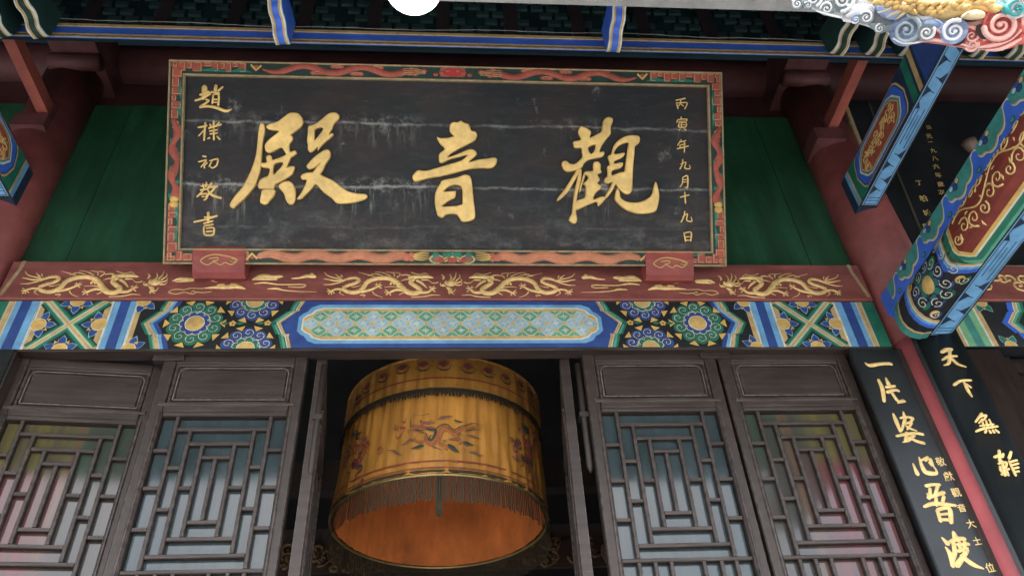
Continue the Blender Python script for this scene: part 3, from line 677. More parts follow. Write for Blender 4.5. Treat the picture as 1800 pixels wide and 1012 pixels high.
def border_paint(side):
    # side: ('h', v0, flip) along u  or ('v', u0, flip) along v
    mb = MB()
    kind, c0, flip = side; A = (2*PW if kind == 'h' else PH)-.02
    def f(a, b):
        if flip: b = .062-b
        return (-PW+.01+a, c0+.006+b) if kind == 'h' else (c0+.006+b, .01+a)
    zz = .0212
    # corner meanders at both ends
    for e in (0, 1):
        g = (lambda a, b, e=e: f(A-a if e else a, b))
        L = .42 if kind == 'h' else .30
        P = [(0, .005), (.03, .005)]
        x = .0
        k = 0
        while x < L:
            wd = random.choice((.045, .055, .035)); b = (.030, .058, .044, .060)[k % 4]
            mb.poly([g(x, .002), g(x+wd, .002), g(x+wd, b), g(x, b)], zz+.0004, REDO)
            q = [g(x+.008, .008), g(x+wd-.006, .008), g(x+wd-.006, b-.004), g(x+.012, b-.004)]
            mb.line(q, .0035, zz+.0012, OCH); x += wd+.0015; k += 1
        mb.disc(g(L+.06, .03), .018, .016, zz+.0006, REDO, 10); mb.line([g(L+.03, .012), g(L+.06, .046), g(L+.09, .016)], .012, zz+.0008, OCHY)
        mb.poly([g(L*.3, .055), g(L*.55, .038), g(L*.8, .06)], zz+.0005, GRN); mb.poly([g(L*.75, .058), g(L*.95, .034), g(L*1.1, .06)], zz+.0005, GRN)
    if kind == 'h':
        for e in (0, 1):
            g = (lambda a, b, e=e: f(A-a if e else a, b))
            if not flip:  # lower edge: a fatter dragon and waves
                body = [(g(.52+i*.022, .031+.012*math.sin(i*.55))) for i in range(38)]
                mb.relief([(p[0], p[1], .034+.024*math.sin(min(1, i/9)*1.57)) for i, p in enumerate(body)], zz, .010, mat('salmon_paint', (.52, .17, .10), .6, .3, 20))
                for off in (-.014, 0, .012): mb.line([(p[0], p[1]+off) for p in body], .003, zz+.0112, OCH)
                hd = .52+38*.022
                for a, b, c in ((hd, .03, .03), (hd+.03, .045, .018), (hd+.03, .018, .018), (hd-.02, .052, .016)): mb.dome(g(a, b), c, c*.8, zz, .010, mat('salmon_paint', ()), 10, 3)
                for k in range(5): mb.line([g(hd+.03, .02+k*.006), g(hd+.09, .012+k*.011), g(hd+.13, .02+k*.009)], [.008, .006, .002], zz+.003, OCHY)
                for k in range(5): mb.dome(g(hd+.17+.028*k, .03+.016*(-1)**k), .02, .018, zz, .006, (GRN, REDO)[k % 2], 10, 2)
                for k in range(9): mb.poly([g(.6+k*.09, .004), g(.63+k*.09, .016), g(.66+k*.09, .004)], zz+.001, BLK)
            else:
                body = [g(.52+i*.012, .032+.020*math.sin(.3+i*.225)) for i in range(70)]
                mb.relief([(p[0], p[1], .012+.026*math.sin(min(1, i/12)*1.57)) for i, p in enumerate(body)], zz, .009, REDO)
                hd = .52+70*.012
                for a, b, c in ((hd+.01, .036, .03), (hd+.05, .03, .028), (hd+.09, .026, .022), (hd+.04, .048, .018), (hd+.02, .014, .016)): mb.dome(g(a, b), c, c*.72, zz, .010, REDO, 10, 3)
                for k in range(4): mb.line([g(hd-.03, .02+k*.012), g(hd+.03, .016+k*.012), g(hd+.1, .03+k*.006)], .003, zz+.0115, OCH)
                for k in range(7):
                    c = g(.60+k*.115, .012 if k % 2 else .052)
                    for q in range(3): mb.dome((c[0]+(q-1)*.022, c[1]), .019, .013, zz, .005, REDO, 8, 2)
                    mb.line([(c[0]-.03, c[1]), (c[0], c[1]+.006), (c[0]+.03, c[1])], .003, zz+.006, OCH)
                for k in range(3): mb.dome(g(hd+.16+.035*k, .045-.012*k), .016, .012, zz, .005, REDO, 8, 2)
        c = f(A/2, .031)
        if flip:
            mb.poly([(c[0]-.07, c[1]-.028), (c[0]+.07, c[1]-.028), (c[0]+.08, c[1]), (c[0]+.07, c[1]+.028), (c[0]-.07, c[1]+.028), (c[0]-.08, c[1])], zz+.001, REDO); mb.disc(c, .058, .026, zz+.0016, mat('bright_red_paint', (.40, .03, .03), .5, .2, 10), 20)
        else:
            for k, mm in enumerate((OCH, REDO, OCHY, REDO, OCH)):
                h = .056-.010*k; mb.poly([(c[0]-.075+k*.013, c[1]-.028), (c[0]+.075-k*.013, c[1]-.028), (c[0], c[1]-.028+h)], zz+.001+k*.0005, mm)
            for s in (-1, 1):
                for k, mm in enumerate((OCH, GRN, REDO)): mb.disc((c[0]+s*.09, c[1]-.012), .045-.012*k, .026-.006*k, zz+.0006+.0004*k, mm, 14)
    else:
        body = [f(.36+i*(PH-.72)/40, .031+.014*math.sin(i*.42)) for i in range(41)]
        mb.relief([(p[0], p[1], .042+.012*math.sin(i*.6)) for i, p in enumerate(body)], zz, .009, REDO)
        for k in range(6): mb.dome(f(.38+k*.08, .05 if k % 2 else .012), .012, .014, zz, .005, GRN, 8, 2)
        for a in (.33, .36): mb.dome(f(a, .035), .026, .022, zz, .012, OCHY, 10, 3)
    mb.obj('painted_border', pl)
border_paint(('h', .008, False)); border_paint(('h', PH-FB+.012, True)); border_paint(('v', -PW+.008, False)); border_paint(('v', PW-FB+.012, True))
# ---- gilt characters
def outline_char(polys, ox, oy, sc, label):
    """each entry: (outline, [holes]) in crop pixels, cut as bevelled gilt relief"""
    f = crop_px(ox, oy, sc); V = []; F = []
    for k, (out, holes) in enumerate(polys):
        cu = bpy.data.curves.new('glyph', 'CURVE'); cu.dimensions = '2D'; cu.fill_mode = 'BOTH'
        cu.extrude = .007; cu.bevel_depth = .009; cu.bevel_resolution = 2; cu.offset = -.008
        for ring in [out]+holes:
            q = smooth([PF.px(*f(p)) for p in ring], True, 3); sp = cu.splines.new('POLY'); sp.points.add(len(q)-1)
            for i, p in enumerate(q): sp.points[i].co = (p[0], p[1], 0, 1)
            sp.use_cyclic_u = True
        o = bpy.data.objects.new('glyph', cu); COL.objects.link(o)
        me = bpy.data.meshes.new_from_object(o.evaluated_get(bpy.context.evaluated_depsgraph_get()))
        n0 = len(V); V += [(v.co.x, v.co.y, v.co.z+.012+k*.0006) for v in me.vertices]; F += [[n0+i for i in p.vertices] for p in me.polygons]
        bpy.data.objects.remove(o); bpy.data.meshes.remove(me); bpy.data.curves.remove(cu)
    mb = MB(); mb.add(V, F, GOLD, False); o = mb.obj('gilt_character', pl, label)
    return o
DIAN = [
 ([(355,178),(378,195),(380,260),(360,380),(350,540),(335,640),(300,740),(270,790),(190,880),(110,955),(85,970),(60,950),(65,915),(120,835),(170,780),(220,690),(270,580),(305,450),(320,300),(335,200)], []),
 ([(400,205),(430,185),(500,165),(560,120),(610,85),(660,80),(705,95),(735,140),(735,185),(710,220),(650,265),(625,285),(640,300),(640,335),(620,360),(610,390),(618,440),(640,440),(665,432),(680,455),(655,480),(625,500),(600,560),(590,590),(620,580),(655,580),(660,600),(640,650),(590,690),(520,730),(480,750),(465,790),(420,790),(340,788),(322,770),(330,720),(360,690),(410,670),(425,640),(425,600),(370,592),(345,575),(350,548),(395,545),(400,520),(395,495),(415,477),(440,480),(452,505),(455,520),(520,500),(565,480),(580,465),(540,405),(500,420),(440,450),(400,445),(385,410),(390,370),(430,325),(500,270),(510,250),(440,240),(405,225)], [[(470,562),(548,543),(542,580),(500,625),(464,655)]]),
 ([(370,795),(475,795),(470,850),(430,900),(400,935),(360,930),(340,905),(350,840)], []),
 ([(515,755),(545,730),(590,718),(630,730),(660,770),(672,830),(665,900),(640,935),(605,930),(580,890),(560,830),(520,785)], []),
 ([(790,210),(830,195),(880,170),(950,110),(990,85),(1040,80),(1075,105),(1070,140),(1030,180),(1010,230),(985,280),(1010,272),(1022,285),(1000,310),(930,370),(875,430),(885,400),(870,405),(830,440),(805,447),(785,425),(785,380),(778,340),(785,270)], [[(850,240),(885,222),(920,220),(925,240),(890,290),(850,335),(848,290)]]),
 ([(775,575),(810,530),(870,475),(930,435),(970,425),(995,450),(990,500),(950,560),(930,610),(905,655),(960,685),(1030,720),(1120,790),(1180,820),(1260,835),(1320,840),(1340,860),(1320,885),(1250,910),(1160,925),(1060,925),(1010,880),(930,820),(860,750),(820,790),(760,850),(720,885),(685,885),(700,860),(740,800),(775,710),(735,705),(720,680),(735,655),(780,640),(830,635),(850,610),(880,570),(895,555),(850,590),(810,607),(785,600)], [])]
YIN = [
 ([(330,230),(360,240),(430,235),(470,222),(455,205),(437,175),(440,125),(465,105),(500,105),(530,92),(560,110),(595,120),(610,150),(620,175),(655,185),(667,215),(650,255),(600,285),(520,325),(450,365),(420,400),(500,375),(580,340),(620,332),(650,345),(665,370),(640,400),(600,440),(680,420),(760,410),(805,402),(835,415),(825,460),(785,490),(700,490),(600,500),(480,530),(360,560),(260,575),(150,603),(122,570),(135,540),(170,510),(230,515),(330,490),(430,460),(530,430),(570,400),(585,380),(520,395),(440,415),(380,445),(350,440),(345,410),(350,370),(395,330),(360,290),(340,260)], []),
 ([(370,600),(420,585),(500,570),(560,548),(600,555),(620,590),(630,680),(640,780),(652,880),(640,920),(590,940),(540,940),(515,905),(490,880),(430,878),(395,890),(375,910),(340,895),(325,860),(312,790),(312,720),(330,665),(355,625)], [[(400,670),(440,640),(490,632),(530,645),(545,690),(545,800),(540,808),(380,815),(395,790),(440,760),(480,740),(488,700),(480,685),(390,690)]])]
GUAN = [
 ([(255,150),(275,140),(330,165),(352,190),(342,235),(400,205),(440,180),(455,95),(490,62),(530,72),(533,100),(515,150),(517,200),(480,245),(440,305),(425,355),(455,350),(462,370),(445,395),(380,410),(325,425),(290,455),(270,490),(200,515),(150,520),(120,500),(105,460),(115,435),(145,432),(170,452),(215,455),(260,420),(280,390),(275,350),(268,320),(215,320),(205,290),(205,268),(260,255),(262,230),(245,190)], [[(330,315),(390,292),(378,350),(350,370),(332,350)]]),
 ([(235,500),(255,515),(200,620),(150,700),(75,765),(70,745),(120,680),(180,590)], []),
 ([(250,500),(272,510),(265,590),(250,660),(235,720),(225,800),(225,870),(235,930),(210,960),(170,935),(170,905),(190,870),(200,780),(215,680),(235,590)], []),
 ([(290,535),(302,545),(277,630),(255,695),(256,650)], []),
 ([(375,445),(405,437),(430,460),(430,500),(440,530),(405,545),(425,590),(405,620),(435,640),(425,670),(390,700),(370,755),(430,735),(475,735),(470,750),(440,790),(410,810),(400,775),(330,800),(240,840),(215,840),(220,770),(290,745),(305,710),(305,640),(285,625),(320,590),(325,560),(300,545),(305,520),(365,515),(370,480)], []),
 ([(525,370),(540,310),(580,260),(640,225),(700,215),(750,222),(762,250),(750,285),(720,310),(715,380),(705,480),(700,580),(695,680),(665,712),(625,700),(580,660),(560,630),(530,680),(485,740),(470,730),(500,680),(530,610),(500,620),(465,612),(470,575),(490,560),(490,520),(488,480),(510,460),(495,400),(512,380)], [[(552,345),(590,300),(665,275),(660,330),(640,480),(630,520),(590,530),(527,553),(532,510),(600,490),(620,455),(600,445),(547,455),(552,430),(600,410),(632,380),(625,362),(560,375),(545,368)]]),
 ([(570,665),(590,690),(600,740),(640,770),(700,782),(770,775),(840,740),(870,700),(880,650),(895,608),(915,660),(925,740),(910,820),(885,860),(800,875),(720,870),(640,840),(590,800),(555,760),(555,720)], [])]
outline_char(DIAN, 395, 185, 5.326, 'big gilt character nearest the left end of the plaque')
outline_char(YIN, 700, 195, 4.82, 'big gilt character in the middle of the plaque')
outline_char(GUAN, 965, 195, 4.818, 'big gilt character nearest the right end of the plaque')
def stroke_char(strokes, f, fr, parent, pxm, h=.006, z=0.0, m=None, wf=1.0, to3=None, label=None, name='gilt_character'):
    mb = MB(to3)
    for k, st in enumerate(strokes):
        q = [(*fr.px(*f(p)), p[2]*pxm*wf) for p in st]
        mb.relief(smooth(q, False, 4) if len(q) > 2 else q, z+.0002*k, h, m or GOLD)
    return mb.obj(name, parent, label)
f4 = crop_px(330, 135, 5.95); f5 = crop_px(330, 260, 5.95); PM = 1/(5.95*302)
SIG = [(f4, [[(80,250,25),(150,225,30),(235,175,35)],[(175,110,60),(175,170,60),(160,230,35)],[(130,190,25),(220,160,35)],[(190,240,22),(220,255,22),(130,315,25)],[(130,320,28),(210,310,30),(300,325,35),(400,360,35),(460,340,8)],[(295,95,38),(290,150,38)],[(365,110,25),(320,150,25)],[(250,160,25),(330,175,25)],[(268,190,22),(260,280,22)],[(268,190,15),(325,190,25),(320,300,25)],[(280,240,18),(310,240,18)],[(280,270,15),(315,270,15)]]),
 (f4, [[(110,530,20),(170,520,28),(200,510,20)],[(185,480,20),(178,580,25),(172,665,20)],[(170,560,18),(115,620,15)],[(235,500,25),(245,530,22)],[(275,470,28),(270,520,22)],[(330,480,20),(300,510,20)],[(220,540,20),(350,500,22)],[(230,570,18),(310,555,18)],[(235,600,18),(310,590,18)],[(275,540,20),(275,660,22)],[(230,640,22),(210,650,15)],[(310,625,22),(335,655,22)]]),
 (f4, [[(160,830,22),(190,835,22)],[(115,890,16),(195,870,18)],[(195,880,18),(140,945,14)],[(172,900,16),(176,955,18)],[(205,900,14),(185,920,14)],[(230,880,16),(310,860,20),(315,890,20),(300,930,18),(260,955,16),(240,940,14)],[(255,880,15),(225,940,14)]]),
 (f5, [[(140,400,18),(205,385,22)],[(160,375,18),(170,430,20)],[(195,360,18),(190,410,18)],[(135,440,22),(215,430,18)],[(160,450,18),(100,510,22)],[(120,490,20),(205,480,22),(195,530,22),(170,545,18)],[(150,510,16),(175,510,16)],[(250,370,30),(215,420,22)],[(225,410,22),(310,405,24)],[(290,410,24),(240,470,22),(190,510,16)],[(215,450,22),(260,495,30),(350,525,30)]]),
 (f5, [[(65,775,18),(180,750,24),(305,710,26)],[(215,675,30),(215,780,30)],[(175,725,18),(245,720,20)],[(170,790,20),(260,765,22)],[(175,815,20),(265,800,20)],[(195,840,16),(270,835,22),(275,880,24),(260,910,24),(190,910,24),(170,880,22),(170,830,20)],[(195,875,20),(255,870,20)]])]
for f, st in SIG: stroke_char(st, f, PF, pl, PM, .007, .0005, wf=.95)
f6 = crop_px(1160, 160, 7.225); f7 = crop_px(1160, 290, 7.225); PM = 1/(7.225*302)
DATE = [(f6, [[(205,120,16),(320,95,18)],[(210,150,14),(230,225,16)],[(215,155,12),(340,150,16),(335,190,16),(315,230,16)],[(265,110,14),(258,160,14),(235,195,10)],[(262,165,12),(300,195,12)]]),
 (f6, [[(270,330,16),(270,355,16)],[(215,400,14),(235,365,14),(340,360,16),(330,390,12)],[(240,390,12),(320,385,12)],[(240,410,12),(235,460,14)],[(245,410,12),(330,405,14),(325,460,14),(240,462,12)],[(245,437,10),(325,432,10)],[(275,390,12),(275,460,12)],[(260,480,10),(245,500,16)],[(305,480,10),(330,498,18)]]),
 (f6, [[(270,620,18),(225,690,12)],[(260,650,12),(330,630,14)],[(250,690,12),(325,675,14)],[(220,735,16),(360,700,18)],[(310,640,16),(310,780,14)],[(255,690,14),(255,725,12)]]),
 (f6, [[(290,870,16),(285,930,16),(255,990,18)],[(265,930,12),(330,905,14),(315,980,16),(380,985,16),(375,940,8)]]),
 (f7, [[(290,160,14),(285,230,14),(255,280,14)],[(290,160,12),(350,140,18),(350,280,18),(320,280,10)],[(295,190,10),(345,185,10)],[(295,220,10),(345,215,10)]]),
 (f7, [[(260,410,16),(370,380,18)],[(315,345,18),(325,485,18)]]),
 (f7, [[(315,590,16),(305,650,16),(270,725,16)],[(290,660,12),(350,620,14),(340,700,16),(405,715,18),(395,660,8)]]),
 (f7, [[(305,860,18),(325,970,16)],[(310,865,16),(395,855,18),(390,965,18)],[(320,915,14),(385,910,12)],[(325,955,14),(390,955,14)]])]
for f, st in DATE: stroke_char(st, f, PF, pl, PM, .006, .0005, wf=1.1)
# ---- red brackets under the plaque
for xa_, xb_, ya_, yb_, lab in ((342, 433, 446, 486, 'red wooden bracket block under the left half of the plaque'), (1133, 1216, 448, 490, 'red wooden bracket block under the right half of the plaque')):
    x0, x1 = atY(xa_, yb_, -.10).x, atY(xb_, yb_, -.10).x; zb = atY(xa_, yb_, -.10).z
    hh_ = .185; fr = Fr(((x0+x1)/2, -.07, zb), (1, 0, 0), (0, -.50, .86))
    t = thing('bracket_block', lab, 'bracket', fr, group='bracket blocks holding the plaque'); hw = (x1-x0)/2
    mb = MB(); P = [(0, -.06), (0, .05), (.03, .072), (.12, .08), (.17, .072), (.185, .055), (.185, -.06)]
    V = [(-hw, a, b) for a, b in P]+[(hw, a, b) for a, b in P]; n = len(P)
    mb.add(V, [(i, i+n, (i+1) % n+n, (i+1) % n) for i in range(n)]+[tuple(range(n)), tuple(range(2*n-1, n-1, -1))], mat('bracket_red', (.30, .065, .055), .5, .25, 5, wear=.2, wearcol=(.42, .2, .18))); mb.obj('block', t)
    mb = MB(); Q = [(-.8,-.1),(-.6,.35),(-.2,.6),(.2,.5),(.6,.3),(.85,0),(.6,-.45),(.3,-.25),(.1,-.5),(-.2,-.2),(-.5,-.5),(-.8,-.1)]
    q = smooth([(a*hw*.85, .10+b*.055, .0075) for a, b in Q[:-1]], True, 4); mb.relief(q+[q[0]], .081, .004, GOLDP)
    mb.relief([(p[0]*hw-.01, .1+p[1]*.04, .006) for p in smooth([(-.3,.2),(0,.35),(.05,0),(-.15,-.1)], False, 5)], .082, .004, GOLDP)
    mb.relief([(p[0]*hw, .1+p[1]*.04, .006) for p in smooth([(.5,.2),(.65,.1),(.6,-.25),(.45,-.15)], False, 5)], .082, .004, GOLDP); mb.obj('gilt_cloud', t)
# ------------------------------------------------------------------ lattice doors
LEAF_W = .765; zt = 4.205
xs_px = lambda y: [atY(x, y, 0).x for x in (1080, 1104, 1131, 1157.5, 1184, 1212, 1241, 1266, 1290)]
U0 = .725
LX = [x-U0 for x in xs_px(859)]
LZ = {y: atY(1180, y, 0).z for y in (637, 697, 707, 715, 721, 742, 766, 789, 898, 926, 955, 981, 777, 806, 840, 876, 909)}
def door_leaf(label, glass):
    """u runs from the left edge of the leaf, v up; front face at n = 0"""
    t = thing('door_leaf', label, 'door', group='lattice door leaves'); BW, BD = .0185, .030
    W = LEAF_W-.008; z0 = 1.2
    a, b = LX[0]-.012, LX[-1]+.012
    for x0, x1 in ((0, a), (b, W)):
        mb = MB(); mb.bbox(x0, x1, z0, zt, -.055, 0, WOOD, .006); mb.obj('stile', t)
    for x0, x1 in ((a-.022, a-.008), (b+.008, b+.022)):                       # bead beside the lattice
        mb = MB(); mb.bbox(x0, x1, z0, LZ[721]+.02, 0, .008, WOOD, .004); mb.obj('bead', t)
    zp0, zp1 = LZ[697], LZ[637]
    for y0, y1 in ((zp1+.012, zt), (LZ[721], zp0-.012)):
        mb = MB(); mb.bbox(a+.001, b-.001, y0, y1, -.054, -.002, WOODH, .006); mb.obj('rail', t)
    mb = MB(); mb.bbox(a+.001, b-.001, LZ[715], LZ[707]+.004, -.002, .007, WOODH, .004); mb.bbox(a-.03, b+.03, zp0-.032, zp0-.014, -.0, .010, WOODH, .004); mb.obj('moulding', t)
    mb = MB(); mb.box(a, b, zp0-.012, zp1+.012, -.05, -.022, WOODH); mb.bbox(a+.035, b-.035, zp0+.02, zp1-.02, -.022, -.012, WOODH, .008); mb.obj('panel', t)
    mb = MB()
    for q in ((a+.004, b-.004, zp1-.002, zp1+.012), (a+.004, b-.004, zp0-.012, zp0+.002), (a+.004, a+.020, zp0+.002, zp1-.002), (b-.020, b-.004, zp0+.002, zp1-.002)): mb.bbox(*q, -.022, -.004, WOODH, .005)
    mb.obj('panel_frame', t)
    mb = MB(); c_ = .03; x0, x1, y0, y1 = a+.028, b-.028, zp0+.014, zp1-.014
    q = [(x0, y0), (x1, y0), (x1, y1-c_), (x1-c_*.35, y1-c_*.35), (x1-c_, y1), (x0+c_, y1), (x0+c_*.35, y1-c_*.35), (x0, y1-c_), (x0, y0)]
    mb.line(q, .006, -.0105, DUST); mb.obj('panel_bead', t)
    L_, A, B, Cc, D, Ee, F_, G, Rr = LX; z = LZ; zb = z[981]-(z[721]-z[981])
    def hbar(x0, x1, zz):
        mb = MB(); mb.bbox(x0, x1, zz-BW/2, zz+BW/2, -.012-BD, -.0125, WOODH, .0035); mb.obj('lattice_bar', t)
    def vbar(x, zlo, zhi):
        mb = MB(); mb.bbox(x-BW/2, x+BW/2, zlo, zhi, -.012-BD, -.010, WOOD, .0035); mb.obj('lattice_bar', t)
    h = BW/2
    fl_, fr_ = a, b
    hbar(fl_, fr_, z[981]); hbar(A+h, G-h, z[742]); hbar(A+h, G-h, z[955]); hbar(B+h, F_-h, z[766]); hbar(B+h, F_-h, z[926]); hbar(Cc+h, Ee-h, z[789]); hbar(Cc+h, Ee-h, z[898])
    for x in (A, G): vbar(x, z[981]+h, z[721])
    for x in (B, F_): vbar(x, z[955]+h, z[742]-h)
    for x in (Cc, Ee): vbar(x, z[926]+h, z[766]-h)
    vbar(D, z[898]+h, z[789]-h)
    for y in (777, 840, 909): hbar(fl_, A-h, z[y]); hbar(G+h, fr_, z[y])
    for y in (806, 876): hbar(A+h, B-h, z[y]); hbar(F_+h, G-h, z[y])
    hbar(B+h, Cc-h, z[840]); hbar(Ee+h, F_-h, z[840])
    for x in (A, B, Cc, Ee, F_, G): vbar(x, zb, z[981]-h)
    panes = [(fl_, fr_, z[955], z[721]), (fl_, fr_, z[981], z[955]), (fl_, fr_, zb, z[981])]
    # one sheet of glass per opening
    def pane(x0, x1, y0, y1):
        mb = MB(); mb.box(x0-.004, x1+.004, y0-.004, y1+.004, -.047, -.043, glass); mb.obj('pane', t)
    cells = [(fl_, A, z[777], z[721]), (fl_, A, z[840], z[777]), (fl_, A, z[909], z[840]), (fl_, A, z[981], z[909]),
             (A, G, z[742], z[721]), (A, B, z[806], z[742]), (A, B, z[876], z[806]), (A, B, z[955], z[876]), (B, F_, z[766], z[742]),
             (B, Cc, z[840], z[766]), (B, Cc, z[926], z[840]), (Cc, Ee, z[789], z[766]), (Cc, D, z[898], z[789]), (D, Ee, z[898], z[789]), (Cc, Ee, z[926], z[898]),
             (Ee, F_, z[840], z[766]), (Ee, F_, z[926], z[840]), (B, F_, z[955], z[926]), (F_, G, z[806], z[742]), (F_, G, z[876], z[806]), (F_, G, z[955], z[876]), (A, G, z[981], z[955]),
             (G, fr_, z[777], z[721]), (G, fr_, z[840], z[777]), (G, fr_, z[909], z[840]), (G, fr_, z[981], z[909])]
    xx = [fl_, A, B, Cc, Ee, F_, G, fr_]
    cells += [(xx[i], xx[i+1], zb, z[981]) for i in range(7)]
    for c in cells: pane(c[0]+.008, c[1]-.008, c[2]+.008, c[3]-.008)
    # bottom: a plain board so that the leaf reaches the floor
    mb = MB(); mb.box(a, b, z0, zb, -.05, -.02, WOOD); mb.obj('lower_panel', t)
    return t
def place(t, x, y, ang):
    t.matrix_world = Matrix.Translation((x, y, 0)) @ Matrix.Rotation(ang, 4, 'Z') @ Matrix(((1, 0, 0, 0), (0, 0, -1, 0), (0, 1, 0, 0), (0, 0, 0, 1)))
d3 = door_leaf('lattice door leaf with grey panes just right of the open doorway', GLASS); place(d3, .728, 0, 0)
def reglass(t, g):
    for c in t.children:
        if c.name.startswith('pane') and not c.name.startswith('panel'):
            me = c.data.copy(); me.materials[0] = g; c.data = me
d2 = dup(d3, 'lattice door leaf with grey panes just left of the open doorway'); place(d2, -1.545, 0, R_(.8))
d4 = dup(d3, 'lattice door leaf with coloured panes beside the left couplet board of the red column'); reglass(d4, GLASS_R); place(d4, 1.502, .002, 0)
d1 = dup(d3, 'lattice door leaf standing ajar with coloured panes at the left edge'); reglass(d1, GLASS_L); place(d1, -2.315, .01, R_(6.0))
d5 = dup(d3, 'open lattice door leaf folded inward on the left of the yellow lantern'); place(d5, -.685, .045, R_(97))
d6 = dup(d3, 'open lattice door leaf folded inward on the right of the yellow lantern'); place(d6, .695, .80, R_(-97))
for x, lab in ((-.70, 'dark upright pivot rod beside the left open door'), (.705, 'dark upright pivot rod beside the right open door')):
    t = thing('pivot_rod', lab, 'rod', loc=(x, .05, 0), group='door pivot rods')
    mb = MB(); mb.tube([(0, 0, 3.50), (0, 0, 3.53), (0, 0, 3.8), (0, 0, 4.17)], [.006, .017, .017, .017], WOODD, 12); mb.obj('shaft', t)
    mb = MB(); mb.box(-.024, .024, -.018, .05, 3.82, 3.85, WOODD); mb.obj('socket', t)
mb = MB(); mb.box(1.40, 1.57, -.012, .03, 4.168, 4.205, WOODH); tag(mb.obj('door_cleat'), 'small wooden cleat over the gap between the two right leaves', 'cleat')
mb = MB(); mb.box(-1.60, -1.44, -.012, .03, 4.168, 4.205, WOODH); tag(mb.obj('door_cleat'), 'small wooden cleat over the gap between the two left leaves', 'cleat')
for s, lab in ((1, 'dark door jamb beside the right end of the lattice doors'), (-1, 'dark door jamb at the left end of the lattice doors')):
    mb = MB(); mb.bbox(min(s*2.285, s*2.58), max(s*2.285, s*2.58), -.06, .12, 0, 4.196, WOODD, .01); tag(mb.obj('door_jamb'), lab, 'jamb', 'door jambs')
# ------------------------------------------------------------------ couplet boards
CL = Fr((2.30, -.075, 4.21), (1, 0, 0), (0, 0, 1))
ux0, ux1 = CL.px(1493, 612)[0], CL.px(1575, 612)[0]; vt = CL.px(1530, 611)[1]
tc_ = thing('couplet_board', 'flat black board with large gilt characters hung left of the pink red column', 'sign', CL, group='black couplet boards')
mb = MB(); mb.bbox(ux0, ux1, -3.2, vt, -.03, 0, BLKL, .007); mb.obj('board', tc_)
fa = crop_px(1480, 600, 5.06); fb = crop_px(1590, 780, 4.36); PMA = 1/(5.06*318); PMB = 1/(4.36*330)
for f, pm, st in ((fa, PMA, [[(205,190,10),(250,212,38),(330,200,34),(410,195,34),(440,200,34)]]),
 (fa, PMA, [[(325,340,26),(360,420,40),(375,530,30)],[(390,325,18),(415,380,40)],[(395,405,32),(470,395,26)],[(405,450,36),(470,430,30),(505,440,26)],[(440,450,28),(500,530,30),(555,525,34),(495,548,10)]]),
 (fa, PMA, [[(455,640,16),(480,700,38),(520,800,26)],[(545,625,14),(560,680,38)],[(520,680,20),(560,670,22),(630,680,28),(610,710,20)],[(560,690,30),(530,790,22)],[(560,730,22),(620,720,24),(580,780,18)],[(570,750,20),(610,775,22),(665,795,12)],[(485,840,24),(560,825,30),(650,815,28),(720,825,28)],[(575,810,30),(560,890,20),(600,850,20)],[(640,830,34),(590,880,26),(540,895,12)],[(590,850,24),(660,885,30),(730,905,30)]]),
 (fb, PMB, [[(65,150,14),(100,230,34)],[(110,100,12),(135,170,30),(165,215,40),(235,225,30),(245,205,16),(215,160,10)],[(120,130,16),(180,100,22),(160,130,16)],[(195,115,30),(215,165,24),(185,140,14)]]),
 (fb, PMB, [[(165,320,28),(210,310,24),(270,310,22)],[(195,340,24),(195,400,26)],[(255,320,26),(230,400,22)],[(180,410,26),(300,370,30)],[(175,380,16),(190,420,20)],[(150,480,22),(230,455,32),(390,470,24)],[(240,410,26),(245,470,26)],[(300,400,26),(290,450,26)],[(250,510,28),(275,590,28)],[(250,505,24),(340,490,34),(355,600,34)],[(270,540,20),(330,535,20)],[(280,580,24),(350,580,24)]]),
 (fb, PMB, [[(285,715,12),(330,760,40)],[(315,790,14),(355,850,40),(370,935,30)],[(375,675,26),(395,725,50)],[(345,750,24),(400,725,30),(460,725,30)],[(370,740,30),(385,830,34),(360,910,26)],[(405,770,24),(490,765,26)],[(420,750,26),(425,800,26)],[(460,745,26),(460,800,26)],[(410,820,26),(480,800,28),(450,860,34),(400,930,40)],[(440,860,36),(520,920,36),(605,955,10)]])):
    stroke_char(st, f, CL, tc_, pm, .004, .0, m=GOLDC)
def glyph(ch):
    c = bpy.data.curves.new('g', 'FONT'); c.body = ch; c.offset = .012; c.resolution_u = 2
    o = bpy.data.objects.new('g', c); COL.objects.link(o)
    me = bpy.data.meshes.new_from_object(o.evaluated_get(bpy.context.evaluated_depsgraph_get()))
    V = [tuple(v.co) for v in me.vertices]; F = [list(p.vertices) for p in me.polygons]
    bpy.data.objects.remove(o); bpy.data.meshes.remove(me); bpy.data.curves.remove(c)
    return V, F
def small_char(ch, fr, cx, cy, wpx, hpx, pm, parent, m, n=.002, lean=.12, to3=None):
    V, F = glyph(ch); xs = [v[0] for v in V]; ys = [v[1] for v in V]; x0, x1, y0, y1 = min(xs), max(xs), min(ys), max(ys)
    u, v = fr.px(cx, cy); W, H = wpx*pm, hpx*pm; mb = MB(to3)
    q = []
    for p in V:
        a, b = (p[0]-(x0+x1)/2)/max(x1-x0, .3), (p[1]-(y0+y1)/2)/max(y1-y0, .25)
        q.append((u+a*W, v+b*H+a*W*lean, n))
    mb.add(q, F, m); return mb.obj('gilt_character', parent)
for ch, cx, cy, wd in (('敬', 1653, 811, 17), ('獻', 1667, 837, 17), ('觀', 1680, 865, 16), ('音', 1690, 892, 14), ('大', 1706, 920, 15), ('士', 1717, 950, 13), ('位', 1740, 997, 15)):
    small_char(ch, CL, cx, cy, wd, wd, 1/335, tc_, GOLDC)
